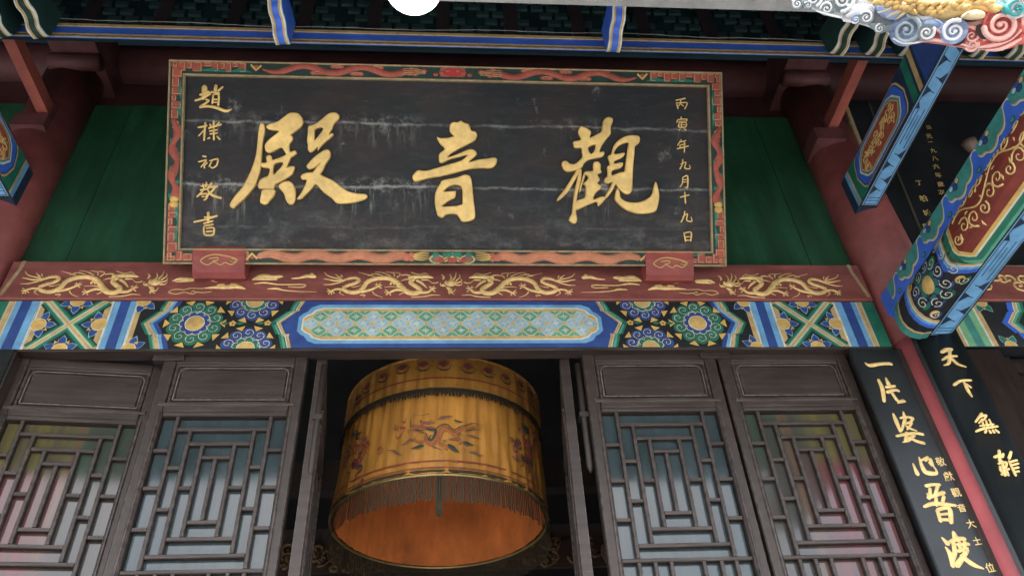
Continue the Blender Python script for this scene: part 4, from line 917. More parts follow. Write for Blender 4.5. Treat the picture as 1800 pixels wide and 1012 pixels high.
# board on the round face of the column
class ColF:
    def __init__(s, r): s.c = Cyl(CX, 0, r); s.r = r
    def px(s, x, y): return s.c.px(x, y)
RB = .45; cyl = Cyl(2.823, .208, RB); cf = cyl
tr_ = thing('couplet_board', 'curved black board with gilt characters hugging the front of the pink red column', 'sign', loc=(0, 0, 0), group='black couplet boards')
aL, aR = -R_(34), -R_(3); mb = MB(lambda u, v, n: cyl.to3(u, v, n)); NSEG = 16
def topz(t): return 4.235-.028*abs(2*t-1)**2.2+.012*math.sin(t*9)
V = []; F = []
for i in range(NSEG+1):
    t = i/NSEG; a = (aL+(aR-aL)*t)*RB; zt_ = topz(t)
    V += [(a, 1.0, 0), (a, zt_, 0), (a, zt_, -.03), (a, 1.0, -.03)]
for i in range(NSEG):
    k = i*4; F += [(k, k+4, k+5, k+1), (k+1, k+5, k+6, k+2)]
F += [(0, 1, 2, 3), (NSEG*4+3, NSEG*4+2, NSEG*4+1, NSEG*4)]
mb.add(V, F, BLKL, True); o = mb.obj('board', tr_)
mb = MB(lambda u, v, n: cyl.to3(u, v, n)); mb.box(aL*RB-.002, aL*RB+.018, 1.0, topz(0)-.004, -.03, .003, BLKL); mb.obj('board_edge', tr_)
f2 = crop_px(1610, 590, 5.06); PM2 = 1/(5.06*330); t3 = lambda u, v, n: cyl.to3(u, v, n)
for f, pm, st in ((f2, PM2, [[(230,145,28),(270,125,36),(315,120,30)],[(235,215,16),(290,185,26),(365,180,16)],[(300,130,22),(300,190,26),(290,245,24),(250,262,12)],[(310,195,20),(370,250,22),(445,278,10)]]),
 (f2, PM2, [[(340,435,24),(400,400,22),(490,395,18)],[(425,405,16),(460,480,24),(498,540,12)],[(450,430,14),(490,460,14)]]),
 (f2, PM2, [[(585,690,20),(530,765,14)],[(570,720,14),(625,705,16),(600,750,12)],[(560,775,12),(590,740,14)],[(570,800,14),(690,785,14)],[(535,850,16),(600,825,20),(725,805,18)],[(590,760,14),(605,820,14)],[(620,750,14),(640,815,14)],[(650,745,14),(680,805,14)],[(625,840,16),(615,860,18)],[(650,840,14),(665,862,18)],[(680,835,14),(695,860,18)],[(705,835,14),(735,860,18)]]),
 (fb, PMB, [[(690,100,18),(740,80,16)],[(725,50,18),(730,130,18)],[(755,75,16),(750,100,16)],[(720,150,14),(780,140,14),(770,190,16)],[(730,170,14),(735,200,14)],[(745,130,16),(770,240,18)],[(740,210,16),(800,190,14)],[(760,200,12),(745,235,14)],[(780,200,14),(795,240,14)],[(815,60,16),(800,110,18)],[(800,130,14),(850,240,16)],[(800,140,12),(860,125,14)],[(815,165,12),(870,150,14)],[(825,190,12),(872,180,14)],[(840,215,12),(875,210,14)]])):
    stroke_char(st, f, cf, tr_, pm, .004, .0005, m=GOLDC, to3=t3, wf=1.25)
mb = MB(); mb.bbox(-2.60, -2.295, 0, 4.20, -.03, .0, BLKL, .007)
o = mb.obj('couplet_board'); o.matrix_world = Fr((0, -.075, 0), (1, 0, 0), (0, 0, 1)).mat(); tag(o, 'black couplet board at the left edge of the picture', 'sign', 'black couplet boards')
# ------------------------------------------------------------------ painted tie beams running out toward the porch
MEAND = [[(.0,.12),(.0,.88)], ]
def meander_under(mb, u0, u1, wd, n, step, phase=0):
    """blue key-fret on the underside; u along the beam, v across 0..wd"""
    LN = .0055
    mb.poly([(u0, 0), (u1, 0), (u1, wd), (u0, wd)], n, BLK)
    mb.poly([(u0+.02, .010), (u1, .010), (u1, wd-.010), (u0+.02, wd-.010)], n+.0006, STRIPE)
    mb.poly([(u0+.026, .016), (u1, .016), (u1, wd-.016), (u0+.026, wd-.016)], n+.0012, BLKB)
    mb.poly([(u0+.032, .021), (u1, .021), (u1, wd-.021), (u0+.032, wd-.021)], n+.0018, LBL)
    a = u0+.05; k = 0; i0, i1 = .021, wd-.021; h = i1-i0
    mb.line([(u0+.085, i0), (u0+.085, i1)], LN, n+.0024, BLKB); mb.line([(u0+.06, i0), (u0+.06, i1)], LN, n+.0024, BLKB)
    a = u0+.11
    while a < u1:
        s = step
        if k % 3 == 2:
            mb.line([(a+.02*s, i0+h*.25), (a+.95*s, i0+h*.25), (a+.95*s, i0+h*.75), (a-.1*s, i0+h*.75)], LN, n+.0024, BLKB)
            mb.line([(a+.15*s, i0+h*.5), (a+.8*s, i0+h*.5)], LN*.8, n+.0024, BLKB)
            mb.poly([(a+.97*s, i0), (a+1.15*s, i0), (a+.97*s, i0+h*.32)], n+.0026, BLKB); a += 1.25*s
        else:
            mb.poly([(a, i0), (a+.28*s, i0), (a+.18*s, i0+h*.45)], n+.0024, BLKB); mb.line([(a+.18*s, i0+h*.25), (a+.12*s, i0+h*.75)], LN, n+.0024, BLKB)
            mb.poly([(a+.34*s, i1), (a+.62*s, i1), (a+.44*s, i1-h*.45)], n+.0024, BLKB); mb.line([(a+.44*s, i1-h*.25), (a+.5*s, i1-h*.75)], LN, n+.0024, BLKB); a += .74*s
        k += 1
STRIPE = mat('pale_stripe_paint', (.20, .40, .62), .5, .2, 10); BLKB = mat('navy_line_paint', (.016, .035, .07), .5, .2, 10)
def quatrefoil(u0, u1, v0, v1, e):
    m = (v0+v1)/2
    return [(u0, m), (u0+e*.35, m+(v1-v0)*.28), (u0+e*.5, v1-(v1-v0)*.12), (u0+e, v1), (u1-e, v1), (u1-e*.5, v1-(v1-v0)*.12), (u1-e*.35, m+(v1-v0)*.28), (u1, m), (u1-e*.35, m-(v1-v0)*.28), (u1-e*.5, v0+(v1-v0)*.12), (u1-e, v0), (u0+e, v0), (u0+e*.5, v0+(v1-v0)*.12), (u0+e*.35, m-(v1-v0)*.28)]
def upper_tie(sgn, lab):
    X0 = 2.607; X1 = 2.726; Z0, Z1 = 5.213, 5.505; L = 1.33
    t = thing('tie_beam', lab, 'beam', loc=(sgn*(X0+X1)/2, -.20, Z0), group='upper painted tie beams'); hw = (X1-X0)/2
    mb = MB(); mb.box(-hw, hw, -L, .12, 0, Z1-Z0, BLKB); mb.obj('beam_core', t)
    # underside: u = -Y, v across
    fr = (lambda u, v, n: (-hw+v if sgn > 0 else hw-v, -u, -n))
    mb = MB(fr); meander_under(mb, 0, L-.01, 2*hw, .0015, .27)
    mb.obj('fret_underside', t, 'light blue underside painted with a dark key fret')
    H = Z1-Z0
    fs = (lambda u, v, n: (-(hw+n)*sgn, -u, v)); mb = MB(fs)
    mb.poly([(0, 0), (.035, 0), (.035, H), (0, H)], .0012, LBL); mb.poly([(.035, 0), (.05, 0), (.05, H), (.035, H)], .0012, OCH)
    mb.poly([(.05, 0), (.16, 0), (.16, H), (.05, H)], .0012, GRN)
    for k, mm in enumerate((OCH, BLU, OCH)): mb.poly(quatrefoil(.10+.012*k, .80-.012*k, .012+.006*k, H-.012-.006*k, .06), .0018+.0006*k, (OCH, BLU, BLUV)[k])
    mb.obj('painted_face', t)
    mb = MB(fs)
    for k, mm in enumerate((WHT, TEAL, OCH, REDO)): mb.poly(quatrefoil(.155+.012*k, .745-.012*k, .035+.008*k, H-.035-.008*k, .10), .0038+.0006*k, mm)
    random.seed(3)
    for k in range(40):
        a = .225+.0112*k; mb.relief([(x, y, .008) for x, y in spiral((a, H/2+random.uniform(-.05, .05)), .026, .9, random.uniform(0, 6), 1, 8)], .0056, .004, GOLDP)
    mb.obj('red_cartouche', t)
    mb = MB(fs); mb.poly([(.80, .0), (.86, 0), (.92, H), (.86, H)], .0014, GRN); mb.poly([(.88, 0), (.92, 0), (.98, H), (.94, H)], .0014, OCH); mb.poly([(.95, 0), (1.2, 0), (1.2, H), (1.0, H)], .0014, BLU); mb.poly([(1.2, 0), (1.24, 0), (1.24, H), (1.2, H)], .0016, LBL); mb.obj('painted_bands', t)
upper_tie(1, 'upper painted tie beam with pale blue fret underside above the big scalloped beam')
upper_tie(-1, 'painted tie beam end cut by the left edge of the picture')
# lower pair: scalloped plank over a round-bellied painted beam
SB = 2.05
t = thing('scalloped_beam', 'plank beam with blue and teal scalloped edge above the round painted beam', 'beam', loc=(2.546, -.2, 4.385))
mb = MB(); mb.add([(0, .1, .155), (.2, .1, .155), (.2, .1, 0), (.06, .1, -.03), (0, .1, .02)]+[(0, -SB, .155), (.2, -SB, .155), (.2, -SB, 0), (.06, -SB, -.03), (0, -SB, .02)], [(0, 1, 2, 3, 4)[::-1], (5, 6, 7, 8, 9), (0, 5, 6, 1)[::-1], (1, 6, 7, 2)[::-1], (2, 7, 8, 3)[::-1], (3, 8, 9, 4)[::-1], (4, 9, 5, 0)[::-1]], BLUV); mb.obj('beam_core', t)
fs = (lambda u, v, n: (-n, -u, v)); mb = MB(fs); mb.clip = (.0, .155)
def scal(off):
    out = []; P = .30
    k = -1
    while k*P < SB+.1:
        b = k*P
        out += [(b, .050), (b+.04, .058), (b+.07, .10), (b+.085, .135), (b+.115, .146), (b+.135, .125), (b+.128, .095), (b+.145, .070), (b+.175, .060), (b+.20, .036), (b+.235, .030), (b+.262, .040), (b+.28, .054)]
        k += 1
    return [(a, v+off) for a, v in smooth(out, False, 3) if -.0 <= a <= SB]
mb.poly([(0, .0), (SB, .0), (SB, .155), (0, .155)], .001, BLUV)
for off, mm, n in ((.004, WHT, .0016), (.011, OCH, .0022), (.019, TEAL, .0028)):
    Q = scal(off); mb.poly(Q+[(SB, .16), (0, .16)], n, mm)
for k in range(7):
    b = .21+.30*k
    for du, dv, mm in ((0, .115, BLU), (-.03, .135, PBL), (.03, .135, OCH), (0, .142, BLU)):
        mb.disc((b+du, dv), .020, .016, .0034, BLK, 10); mb.disc((b+du, dv), .016, .012, .004, mm, 10)
    mb.disc((b-.12, .045), .02, .014, .0034, BLK, 10); mb.disc((b-.12, .045), .016, .010, .004, TEAL, 10)
mb.obj('scalloped_face', t)
# round-bellied beam
BX = 2.7; t = thing('painted_beam', 'round bellied painted beam with red panel and pale blue fret underside at the right', 'beam', loc=(BX, -.2, 4.165))
prof = [(-.055, .30), (-.10, .285), (-.145, .25), (-.178, .19), (-.196, .12), (-.198, .07), (-.185, .03), (-.155, .0), (-.11, -.012), (-.062, -.003), (-.055, .004)]
arc = [0]
for i in range(1, len(prof)): arc.append(arc[-1]+math.hypot(prof[i][0]-prof[i-1][0], prof[i][1]-prof[i-1][1]))
PLEN = arc[-1]
def prof_at(s, n):
    s = min(max(s, 0), PLEN-1e-6)
    for i in range(1, len(prof)):
        if s <= arc[i]:
            f = (s-arc[i-1])/(arc[i]-arc[i-1]); a, b = prof[i-1], prof[i]
            dx, dz = b[0]-a[0], b[1]-a[1]; l = math.hypot(dx, dz)
            return a[0]+dx*f+dz/l*n, a[1]+dz*f-dx/l*n
def belly(u, v, n):        # v = 0 at the lower edge, grows upward over the belly
    x, zz = prof_at(PLEN-v, n); return (x, -u, zz)
mb = MB(); full = prof+[(.075, .004), (.085, .03), (.12, .09), (.15, .16), (.13, .25), (.055, .30)]
n = len(full); mb.add([(a, .0, b) for a, b in full]+[(a, -SB, b) for a, b in full], [(i, i+n, (i+1) % n+n, (i+1) % n) for i in range(n)]+[tuple(range(n))[::-1], tuple(range(n, 2*n))], TEAL, False); mb.obj('beam_core', t)
def strip(mb, u0f, u1f, n, m, v0=0, v1=None, k=12):
    """band wrapped over the belly between two edges u0f(v)..u1f(v)"""
    v1 = PLEN if v1 is None else v1
    vs = sorted(set([v0+(v1-v0)*i/k for i in range(k+1)]+[PLEN-q for q in arc if v0 < PLEN-q < v1]))
    for a, b in zip(vs, vs[1:]):
        if b-a < 1e-5: continue
        mb.add([(u0f(a), a, n), (u1f(a), a, n), (u1f(b), b, n), (u0f(b), b, n)], [(0, 1, 2, 3)], m)
mb = MB(belly)
zig = lambda v: .055+.05*math.sin(v/PLEN*math.pi)
strip(mb, lambda v: 0, lambda v: .045, .0012, TEAL); strip(mb, lambda v: .045, lambda v: .06, .0012, OCH)
strip(mb, lambda v: .06, lambda v: zig(v)+.05, .0010, BLK); strip(mb, lambda v: zig(v)+.03, lambda v: zig(v)+.055, .0016, BLUV); strip(mb, lambda v: zig(v)+.055, lambda v: zig(v)+.075, .0016, LBL); strip(mb, lambda v: zig(v)+.075, lambda v: zig(v)+.082, .0018, WHT); strip(mb, lambda v: zig(v)+.082, lambda v: zig(v)+.10, .0018, OCH)
strip(mb, lambda v: zig(v)+.10, lambda v: .62, .0010, BLK); mb.obj('painted_bands', t)
mb = MB(belly); rc = (.36, PLEN*.40)
for i in range(9):
    a = 2*math.pi*i/9; c = (rc[0]+.115*math.cos(a), rc[1]+.115*math.sin(a))
    if not .01 < c[1] < PLEN-.01: continue
    mb.disc(c, .040, .040, .0016, (BLU, GRN)[i % 2], 12); mb.line(spiral(c, .036, 1.4, a+2.5, 1, 14), .0055, .0024, WHT)
for i in range(12):
    a = 2*math.pi*i/12; c = (rc[0]+.20*math.cos(a+.2), rc[1]+.20*math.sin(a+.2))
    if not .01 < c[1] < PLEN-.01 or c[0] < .2: continue
    mb.disc(c, .034, .034, .0016, (GRN, BLU)[i % 2], 12); mb.line(spiral(c, .030, 1.4, a+2.5, 1, 14), .005, .0024, WHT)
for i in range(8):
    a = 2*math.pi*i/8+.3; c = (rc[0]+.06*math.cos(a), rc[1]+.06*math.sin(a)); mb.disc(c, .026, .026, .002, BLU, 10); mb.disc(c, .02, .02, .0024, GRN, 8)
mb.dome(rc, .05, .05, .0026, .006, GOLDP, 14, 3)
for a, b in ((.20, PLEN*.62), (.22, PLEN*.15), (.5, PLEN*.15), (.52, PLEN*.7)): mb.disc((a, b), .030, .024, .002, OCHY, 10)
mb.obj('rosette', t)
mb = MB(belly)
bl = lambda o: (lambda v: .60+o-.055*math.sin(v/PLEN*math.pi)+.02*abs(math.sin(v/PLEN*math.pi*3)))
for o1, o2, mm in ((-.05, -.02, BLUV), (-.02, 0, LBL), (0, .010, WHT), (.010, .022, OCH)): strip(mb, bl(o1), bl(o2), .0016, mm)
strip(mb, bl(.022), lambda v: SB, .0010, GRNL); strip(mb, bl(.05), lambda v: SB, .0014, GRN, .035, PLEN-.02); 
strip(mb, bl(.075), lambda v: SB, .0018, WHT, .075, PLEN-.03); strip(mb, bl(.082), lambda v: SB, .0022, OCHY, .085, PLEN-.035); strip(mb, bl(.105), lambda v: SB, .0026, REDP, .105, PLEN-.045)
mb.obj('red_panel', t)
mb = MB(belly); random.seed(5); vm_ = (.105+PLEN-.045)/2
vine = [(.70+.03*k, vm_+.055*math.sin(.7+k*.52), .010) for k in range(44)]; mb.relief(smooth(vine, False, 2), .003, .005, GOLDC, 4)
for k in range(34):
    b = .70+.039*k; sgn = 1 if k % 2 else -1; vv = vm_+sgn*(.075+.02*math.sin(k*2.3)); r_ = .046 if k % 3 else .034
    mb.relief([(x, y, .0105-.005*i/13) for i, (x, y) in enumerate(spiral((b, vv), r_, 1.35, k*1.1, sgn, 14))], .003, .005, GOLDC, 4)
    c = (b+.02, vm_+sgn*random.uniform(-.02, .13)); d_ = random.uniform(0, 6.28)
    mb.relief([(c[0], c[1], .004), (c[0]+.014*math.cos(d_), c[1]+.014*math.sin(d_), .013), (c[0]+.03*math.cos(d_+.3), c[1]+.03*math.sin(d_+.3), .003)], .003, .005, GOLDC, 4)
mb.obj('gilt_scrollwork', t)
fr = (lambda u, v, n: (-.055+v, -u, .004-n)); mb = MB(fr); meander_under(mb, 0, SB, .13, .0015, .27); mb.obj('fret_underside', t, 'light blue underside painted with a dark key fret')
# ------------------------------------------------------------------ the bay to the right
L2 = Fr((2.93, LY, ZL0), (1, 0, 0), (0, 0, 1)); t = thing('painted_lintel', 'painted lintel of the next bay at the right edge', 'lintel', L2)
mb = MB(); mb.bbox(0, 4.5, 0, LH, -.1, 0, BLK, .002); mb.obj('beam_core', t); mb = MB(); mb.clip = (.002, LH-.002)
def s2(a, b, m, zz=.0010): 
    ua, ub = L2.px(a, 600)[0], L2.px(b, 600)[0]; mb.poly([(ua, 0), (ub, 0), (ub, LH), (ua, LH)], zz, m)
for a, b, m in ((1660, 1684, BLU), (1684, 1690, WHT), (1690, 1697, OCH), (1697, 1700, WHT), (1700, 1713, MINT), (1713, 1728, TEAL), (1728, 1740, MINT), (1740, 1744, WHT), (1744, 1752, OCH)): s2(a, b, m)
mb.obj('painted_stripes', t)
mb = MB(); mb.clip = (.002, LH-.002); P = [LF.px(*fl(p)) for p in CHEV]; dx = L2.px(1772, 568)[0]-P[4][0]; P = [(p[0]+dx, p[1]) for p in P]; P[0] = (P[0][0], LH+.02); P[-1] = (P[-1][0], -.02); u = 1/318/6
for d0, d1, mm in ((-70, 0, BLUV), (0, 12, WHT), (12, 44, OCH), (44, 54, WHT), (54, 90, GRNL), (90, 130, GRN)): bandp(mb, P, d0*u, d1*u, .0014, mm)
mb.obj('chevron_band', t)
mb = MB(); mb.clip = (.002, LH-.002); rosette(mb, (P[4][0]+.36, LH/2), .165, GOLDP, GRN, BLU, .001, 10, 10); half_flower(mb, (P[4][0]-.10, LH), .04, .001, (R_(-120), R_(-60)), GRN); half_flower(mb, (P[4][0]-.06, 0), .04, .001, (R_(120), R_(60)), GRN); mb.obj('rosette', t)
t = thing('dragon_board', 'short stretch of red board with gilt scrolls at the right edge', 'board', Fr((2.93, LY-.012, ZL1+.006), (1, 0, 0), (0, 0, 1)))
mb = MB(); mb.bbox(0, 4.5, 0, BH, -.07, 0, REDB, .006); mb.obj('board', t)
mb = MB(); random.seed(9)
for k in range(26):
    c = (.08+.045*k, BH*.5+random.uniform(-.05, .05)); mb.relief([(x, y, .014) for x, y in spiral(c, .045, 1.1, random.uniform(0, 6), random.choice((-1, 1)), 10)], 0, .006, GOLDC, 4)
mb.obj('gilt_scrollwork', t)
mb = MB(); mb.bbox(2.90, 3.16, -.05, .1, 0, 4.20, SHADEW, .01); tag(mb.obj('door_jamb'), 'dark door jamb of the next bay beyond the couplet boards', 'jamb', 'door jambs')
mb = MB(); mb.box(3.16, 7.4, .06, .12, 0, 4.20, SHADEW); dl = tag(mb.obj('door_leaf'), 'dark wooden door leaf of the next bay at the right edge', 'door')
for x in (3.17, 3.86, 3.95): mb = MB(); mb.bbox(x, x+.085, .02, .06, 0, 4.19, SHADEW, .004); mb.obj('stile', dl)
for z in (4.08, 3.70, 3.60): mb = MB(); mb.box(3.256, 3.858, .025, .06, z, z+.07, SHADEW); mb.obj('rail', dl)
# plaque of the next bay
PF2 = Fr((2.88, -.02, 4.86), (1, 0, 0), (0, -.12, .99)); t = thing('name_plaque', 'dark plaque with small gilt writing half hidden behind the painted beams', 'plaque', PF2)
mb = MB(); mb.bbox(0, 3.2, .0, 1.50, -.04, 0, BLKL, .004); mb.obj('face_board', t)
mb = MB(); mb.bbox(-.03, .0, -.02, 1.5, -.05, .025, EDGE, .005); mb.bbox(.0, 3.2, -.03, .0, -.05, .025, EDGE, .005); mb.bbox(.17, .19, .02, 1.48, 0, .008, mat('dull_edge', (.05, .045, .03)), .003); mb.obj('gold_edging', t)
for ch, cx, cy, wd in (('公', 1632, 224, 12), ('元', 1633, 240, 13), ('一', 1635, 250, 11), ('九', 1640, 265, 13), ('八', 1643, 279, 13), ('六', 1645, 293, 14), ('年', 1649, 308, 14), ('歲', 1653, 324, 14), ('次', 1655, 338, 14)): small_char(ch, PF2, cx, cy, wd, wd*(.25 if ch == '一' else 1), 1/300, t, GOLDP)
for ch, cx, cy, wd in (('丁', 1615, 322, 13), ('翰', 1623, 349, 17), ('城', 1629, 374, 16), ('書', 1628, 398, 15)): small_char(ch, PF2, cx, cy, wd, wd, 1/310, t, GOLDP)
# ------------------------------------------------------------------ eave: fascia, rafters, scalloped brackets, lamp
FY = -1.0; fz0 = atY(450, 73, FY).z; fz1 = atY(450, 52, FY).z
t = thing('fascia_beam', 'long bright blue fascia beam with gold edges under the eave', 'beam', loc=(0, FY, fz0)); fh = fz1-fz0
mb = MB(); mb.box(-4.2, 6.5, 0, .008, 0, fh, BLUV); mb.obj('beam_core', t)
for a, b, c, m in ((fh-.020, fh+.004, -.006, OCH), (.020, .032, -.004, OCH), (-.003, .010, -.004, EDGE), (.010, .020, -.002, mat('plum_line_paint', (.06, .03, .06)))):
    mb = MB(); mb.box(-4.2, 6.5, c, .001, a, b, m); mb.obj('gold_edging' if m in (OCH, EDGE) else 'painted_line', t)
t = thing('lattice_board', 'dark green latticed board above the blue fascia beam', 'board', loc=(0, -.90, fz1+.055))
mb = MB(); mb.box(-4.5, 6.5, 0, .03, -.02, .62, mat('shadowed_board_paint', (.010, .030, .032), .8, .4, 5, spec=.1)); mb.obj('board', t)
LT = mat('shadowed_green_paint', (.014, .040, .040), .7, .35, 8); PLM = mat('shadowed_plum_paint', (.020, .013, .017), .7, .3, 8)  # dimness under the eave is put into these lattice colours
mb = MB()
for r in range(7):
    for k in range(96): 
        if (k+r) % 4 == 3: continue
        mb.box(-4.0+k*.1+(.05 if r % 2 else 0), -4.0+k*.1+.075+(.05 if r % 2 else 0), -.02, .001, .05+r*.085, .095+r*.085, LT)
mb.obj('lattice_block', t, None, 'stuff')
for k in range(24):
    mb = MB(); mb.box(-4.3+k*.42, -4.22+k*.42, -.03, .001, .03, .6, PLM); mb.obj('upright', t)
def bracket(px, py, yaw, col, colL, lab, L=.42, w=.036):
    p = atY(px, py, FY-.03); t = thing('scalloped_bracket', lab, 'bracket', loc=p, group='scalloped brackets on the fascia'); t.rotation_euler = (0, 0, yaw)
    prof = [(-.01, .02), (.0, .006), (.03, .0), (.065, .004), (.095, .035), (.13, .05), (.17, .045), (.20, .06), (.225, .09), (.27, .095), (.31, .09), (.34, .11), (.37, .14), (L, .15)]
    P = smooth(prof, False, 3); top = [(L, .25), (-.02, .25), (-.02, .05)]
    side = P+top; n = len(side); mb = MB()
    mb.add([(-w, -a, b) for a, b in side]+[(w, -a, b) for a, b in side], [(i, (i+1) % n, n+(i+1) % n, n+i) for i in range(n)], col)
    T = tessellate_polygon([[Vector((a, b, 0)) for a, b in side]])
    mb.add([(-w, -a, b) for a, b in side], [tuple(x) for x in T], col); mb.add([(w, -a, b) for a, b in side], [tuple(x) for x in T], col)
    mb.obj('bracket_body', t)
    for x0, x1, m, o in ((-w-.002, -w+.007, WHT, .004), (-w+.007, -w+.018, OCH, .003), (w-.018, w-.007, OCH, .003), (w-.007, w+.002, WHT, .004)):
        mb = MB(); V = []; 
        for a, b in P: V += [(x0, -a, b-o), (x1, -a, b-o), (x0, -a, b+.012), (x1, -a, b+.012)]
        F = []
        for i in range(len(P)-1):
            k = i*4; F += [(k, k+1, k+5, k+4), (k, k+4, k+6, k+2), (k+1, k+3, k+7, k+5)]
        mb.add(V, F, m, True); mb.obj('painted_edge', t)
    return t
bracket(497, 79, R_(-6), BLUV, LBL, 'blue scalloped bracket left of the round lamp')
bracket(1078, 92, R_(3), BLUV, LBL, 'blue scalloped bracket to the right of the round lamp')
bracket(70, 67, R_(-14), GRND, GRNL, 'green scalloped bracket near the top left corner')
bracket(6, 66, R_(-16), GRND, GRNL, 'green scalloped bracket cut by the left edge')
bracket(1472, 97, R_(13), GRND, GRNL, 'first green scalloped bracket left of the carved ornament')
bracket(1534, 99, R_(14), GRND, GRNL, 'second green scalloped bracket, half under the carved ornament')
bracket(1592, 101, R_(14), GRND, GRNL, 'third green scalloped bracket, under the carved ornament')
bracket(1716, 103, R_(16), GRND, GRNL, 'green scalloped bracket below the red carved cloud')
bracket(1778, 105, R_(16), GRND, GRNL, 'green scalloped bracket nearest the right edge')
lc = atY(727, -27, -1.7); dep = (lc-CAM_LOC).dot(FWD); lr = 52/FPX*dep
t = thing('globe_lamp', 'white glowing globe lamp hanging at the top of the picture', 'lamp', loc=lc)
mb = MB(); V = []; F = []; 
for i in range(17):
    a = math.pi*i/16
    for k in range(28): V.append((lr*math.sin(a)*math.cos(2*math.pi*k/28), lr*math.sin(a)*math.sin(2*math.pi*k/28), lr*math.cos(a)))
for i in range(16):
    for k in range(28): F.append((i*28+k, (i+1)*28+k, (i+1)*28+(k+1) % 28, i*28+(k+1) % 28))
mb.add(V, F, LAMPM, True); mb.obj('globe', t)
mb = MB(); mb.tube([(0, 0, lr-.01), (0, 0, lr+.06), (0, 0, lr+.07), (0, 0, 5.6-lc.z)], [.045, .045, .012, .012], BRASS, 12); mb.obj('stem', t)
# ------------------------------------------------------------------ yellow drum lantern in the doorway
LCX, LCY, LR, LZ0, LZT = -.07, 1.0, .645, 3.66, 4.46
lan = Cyl(LCX, LCY, LR)
def taper(v): return 1-.042*min(max((v-LZ0)/.8, -.2), 1)
def drum3(u, v, n):
    a = u/LR; r = LR*taper(v)+n; sh = .018*(v-LZ0)/.8
    return (LCX+sh+r*math.sin(a), LCY-r*math.cos(a), v)
lan.to3 = drum3
tL = thing('drum_lantern', 'big yellow satin drum lantern with embroidered dragon and fringes hanging in the doorway', 'lantern', loc=(0, 0, 0))
random.seed(21)
ph = [random.uniform(0, 6.28) for _ in range(12)]
def fold(a, v):
    k = .5+.5*math.sin(v*5+a*2)
    return .004*abs(math.sin(a*17+ph[0]+v*1.5+.6*math.sin(a*5)))**3+.0035*abs(math.sin(a*29+ph[4]-v*2.2))**5+.003*math.sin(a*57+ph[1]-v*2)*k+.0025*math.sin(a*21+ph[2]+v*6)+.002*math.sin(a*93+ph[3])*k+.0015*math.sin(a*40+v*22)
def drum(r0, z0, z1, m, name, nz=14, na=300, inner=False, flare=0.0, top=None, fk=1.0):
    V = []; F = []; mb = MB()
    for i in range(nz+1):
        t = i/nz; zz = z0+(z1-z0)*t
        for k in range(na):
            a = 2*math.pi*k/na; oct_ = 1-.006*(1-math.cos(((a*8+.6) % (2*math.pi))))*.5
            r = (r0-LR+flare*(1-t)**3+fk*fold(a, zz)+LR*taper(zz))*oct_
            V.append((LCX+.018*(zz-LZ0)/.8+r*math.sin(a), LCY-r*math.cos(a), zz))
    for i in range(nz):
        for k in range(na):
            q = (i*na+k, i*na+(k+1) % na, (i+1)*na+(k+1) % na, (i+1)*na+k); F.append(q[::-1] if inner else q)
    mb.add(V, F, m, True); return mb.obj(name, tL)
ZF = lan.px(775, 688)[1]                                     # lower edge of the upper flounce
drum(LR, LZ0, ZF+.04, CLOTH, 'lower_drape', 18, flare=.012)
drum(LR+.014, ZF, LZT, CLOTH, 'upper_flounce', 12, flare=-.004)
drum(LR-.014, LZ0-.002, LZT, CLOTHI, 'lining', 10, inner=True, fk=.7)
mb = MB(); nA = 64; mb.add([(LCX+.018+(LR-.04)*math.sin(2*math.pi*k/nA), LCY-(LR-.04)*math.cos(2*math.pi*k/nA), LZT-.01) for k in range(nA)], [tuple(range(nA))], CLOTHI); mb.obj('top_cover', tL)
def ring(z, r, rad, m, name):
    sh = .018*(z-LZ0)/.8; r = r*taper(z)
    mb = MB(); mb.tube([(LCX+sh+r*math.sin(2*math.pi*k/72), LCY-r*math.cos(2*math.pi*k/72), z) for k in range(73)], rad, m, 8, False); mb.obj(name, tL)
ring(LZ0-.004, LR+.006, .010, BRASS, 'bottom_ring'); ring(LZ0+.016, LR+.012, .008, FRIN, 'braid'); ring(LZT, LR+.012, .010, CLOTH, 'top_roll')
def fringe(z, r, ln, n, name, gap=0.3, jit=.2):
    mb = MB(); random.seed(4); sh = .018*(z-LZ0)/.8; r = r*taper(z)
    for k in range(n):
        a0 = 2*math.pi*k/n; a1 = 2*math.pi*(k+1-gap)/n; l = ln*(1+random.uniform(-jit, jit*.3)); rr = r+random.uniform(-.002, .003); da = random.uniform(-.004, .004)
        P = lambda a, zz, q: (LCX+sh+q*math.sin(a), LCY-q*math.cos(a), zz)
        mb.add([P(a0, z, r), P(a1, z, r), P(a1+da, z-l, rr+.004), P((a0+a1)/2+da, z-l*1.04, rr+.004), P(a0+da, z-l, rr+.004)], [(0, 4, 3, 2, 1)], FRIN)
    return mb.obj(name, tL, None, 'stuff')
fringe(LZ0+.004, LR+.012, .165, 290, 'lower_fringe', .34, .10); fringe(ZF+.030, LR+.020, .060, 520, 'upper_fringe', .12, .3)
drum(LR+.017, ZF+.004, ZF+.030, FRIN, 'fringe_heading', 2, fk=.6)
mb = MB(); random.seed(6)
for k in range(20):
    a = -.02+.0026*k; P = lambda zz, q: (LCX+q*math.sin(a), LCY-q*math.cos(a), zz)
    mb.tube([P(LZ0-.01, LR+.005), P(LZ0-.16, LR+.008), P(LZ0-.22-random.uniform(0, .03), LR+.004)], .0016, FRIN, 4)
mb.obj('tassel', tL)
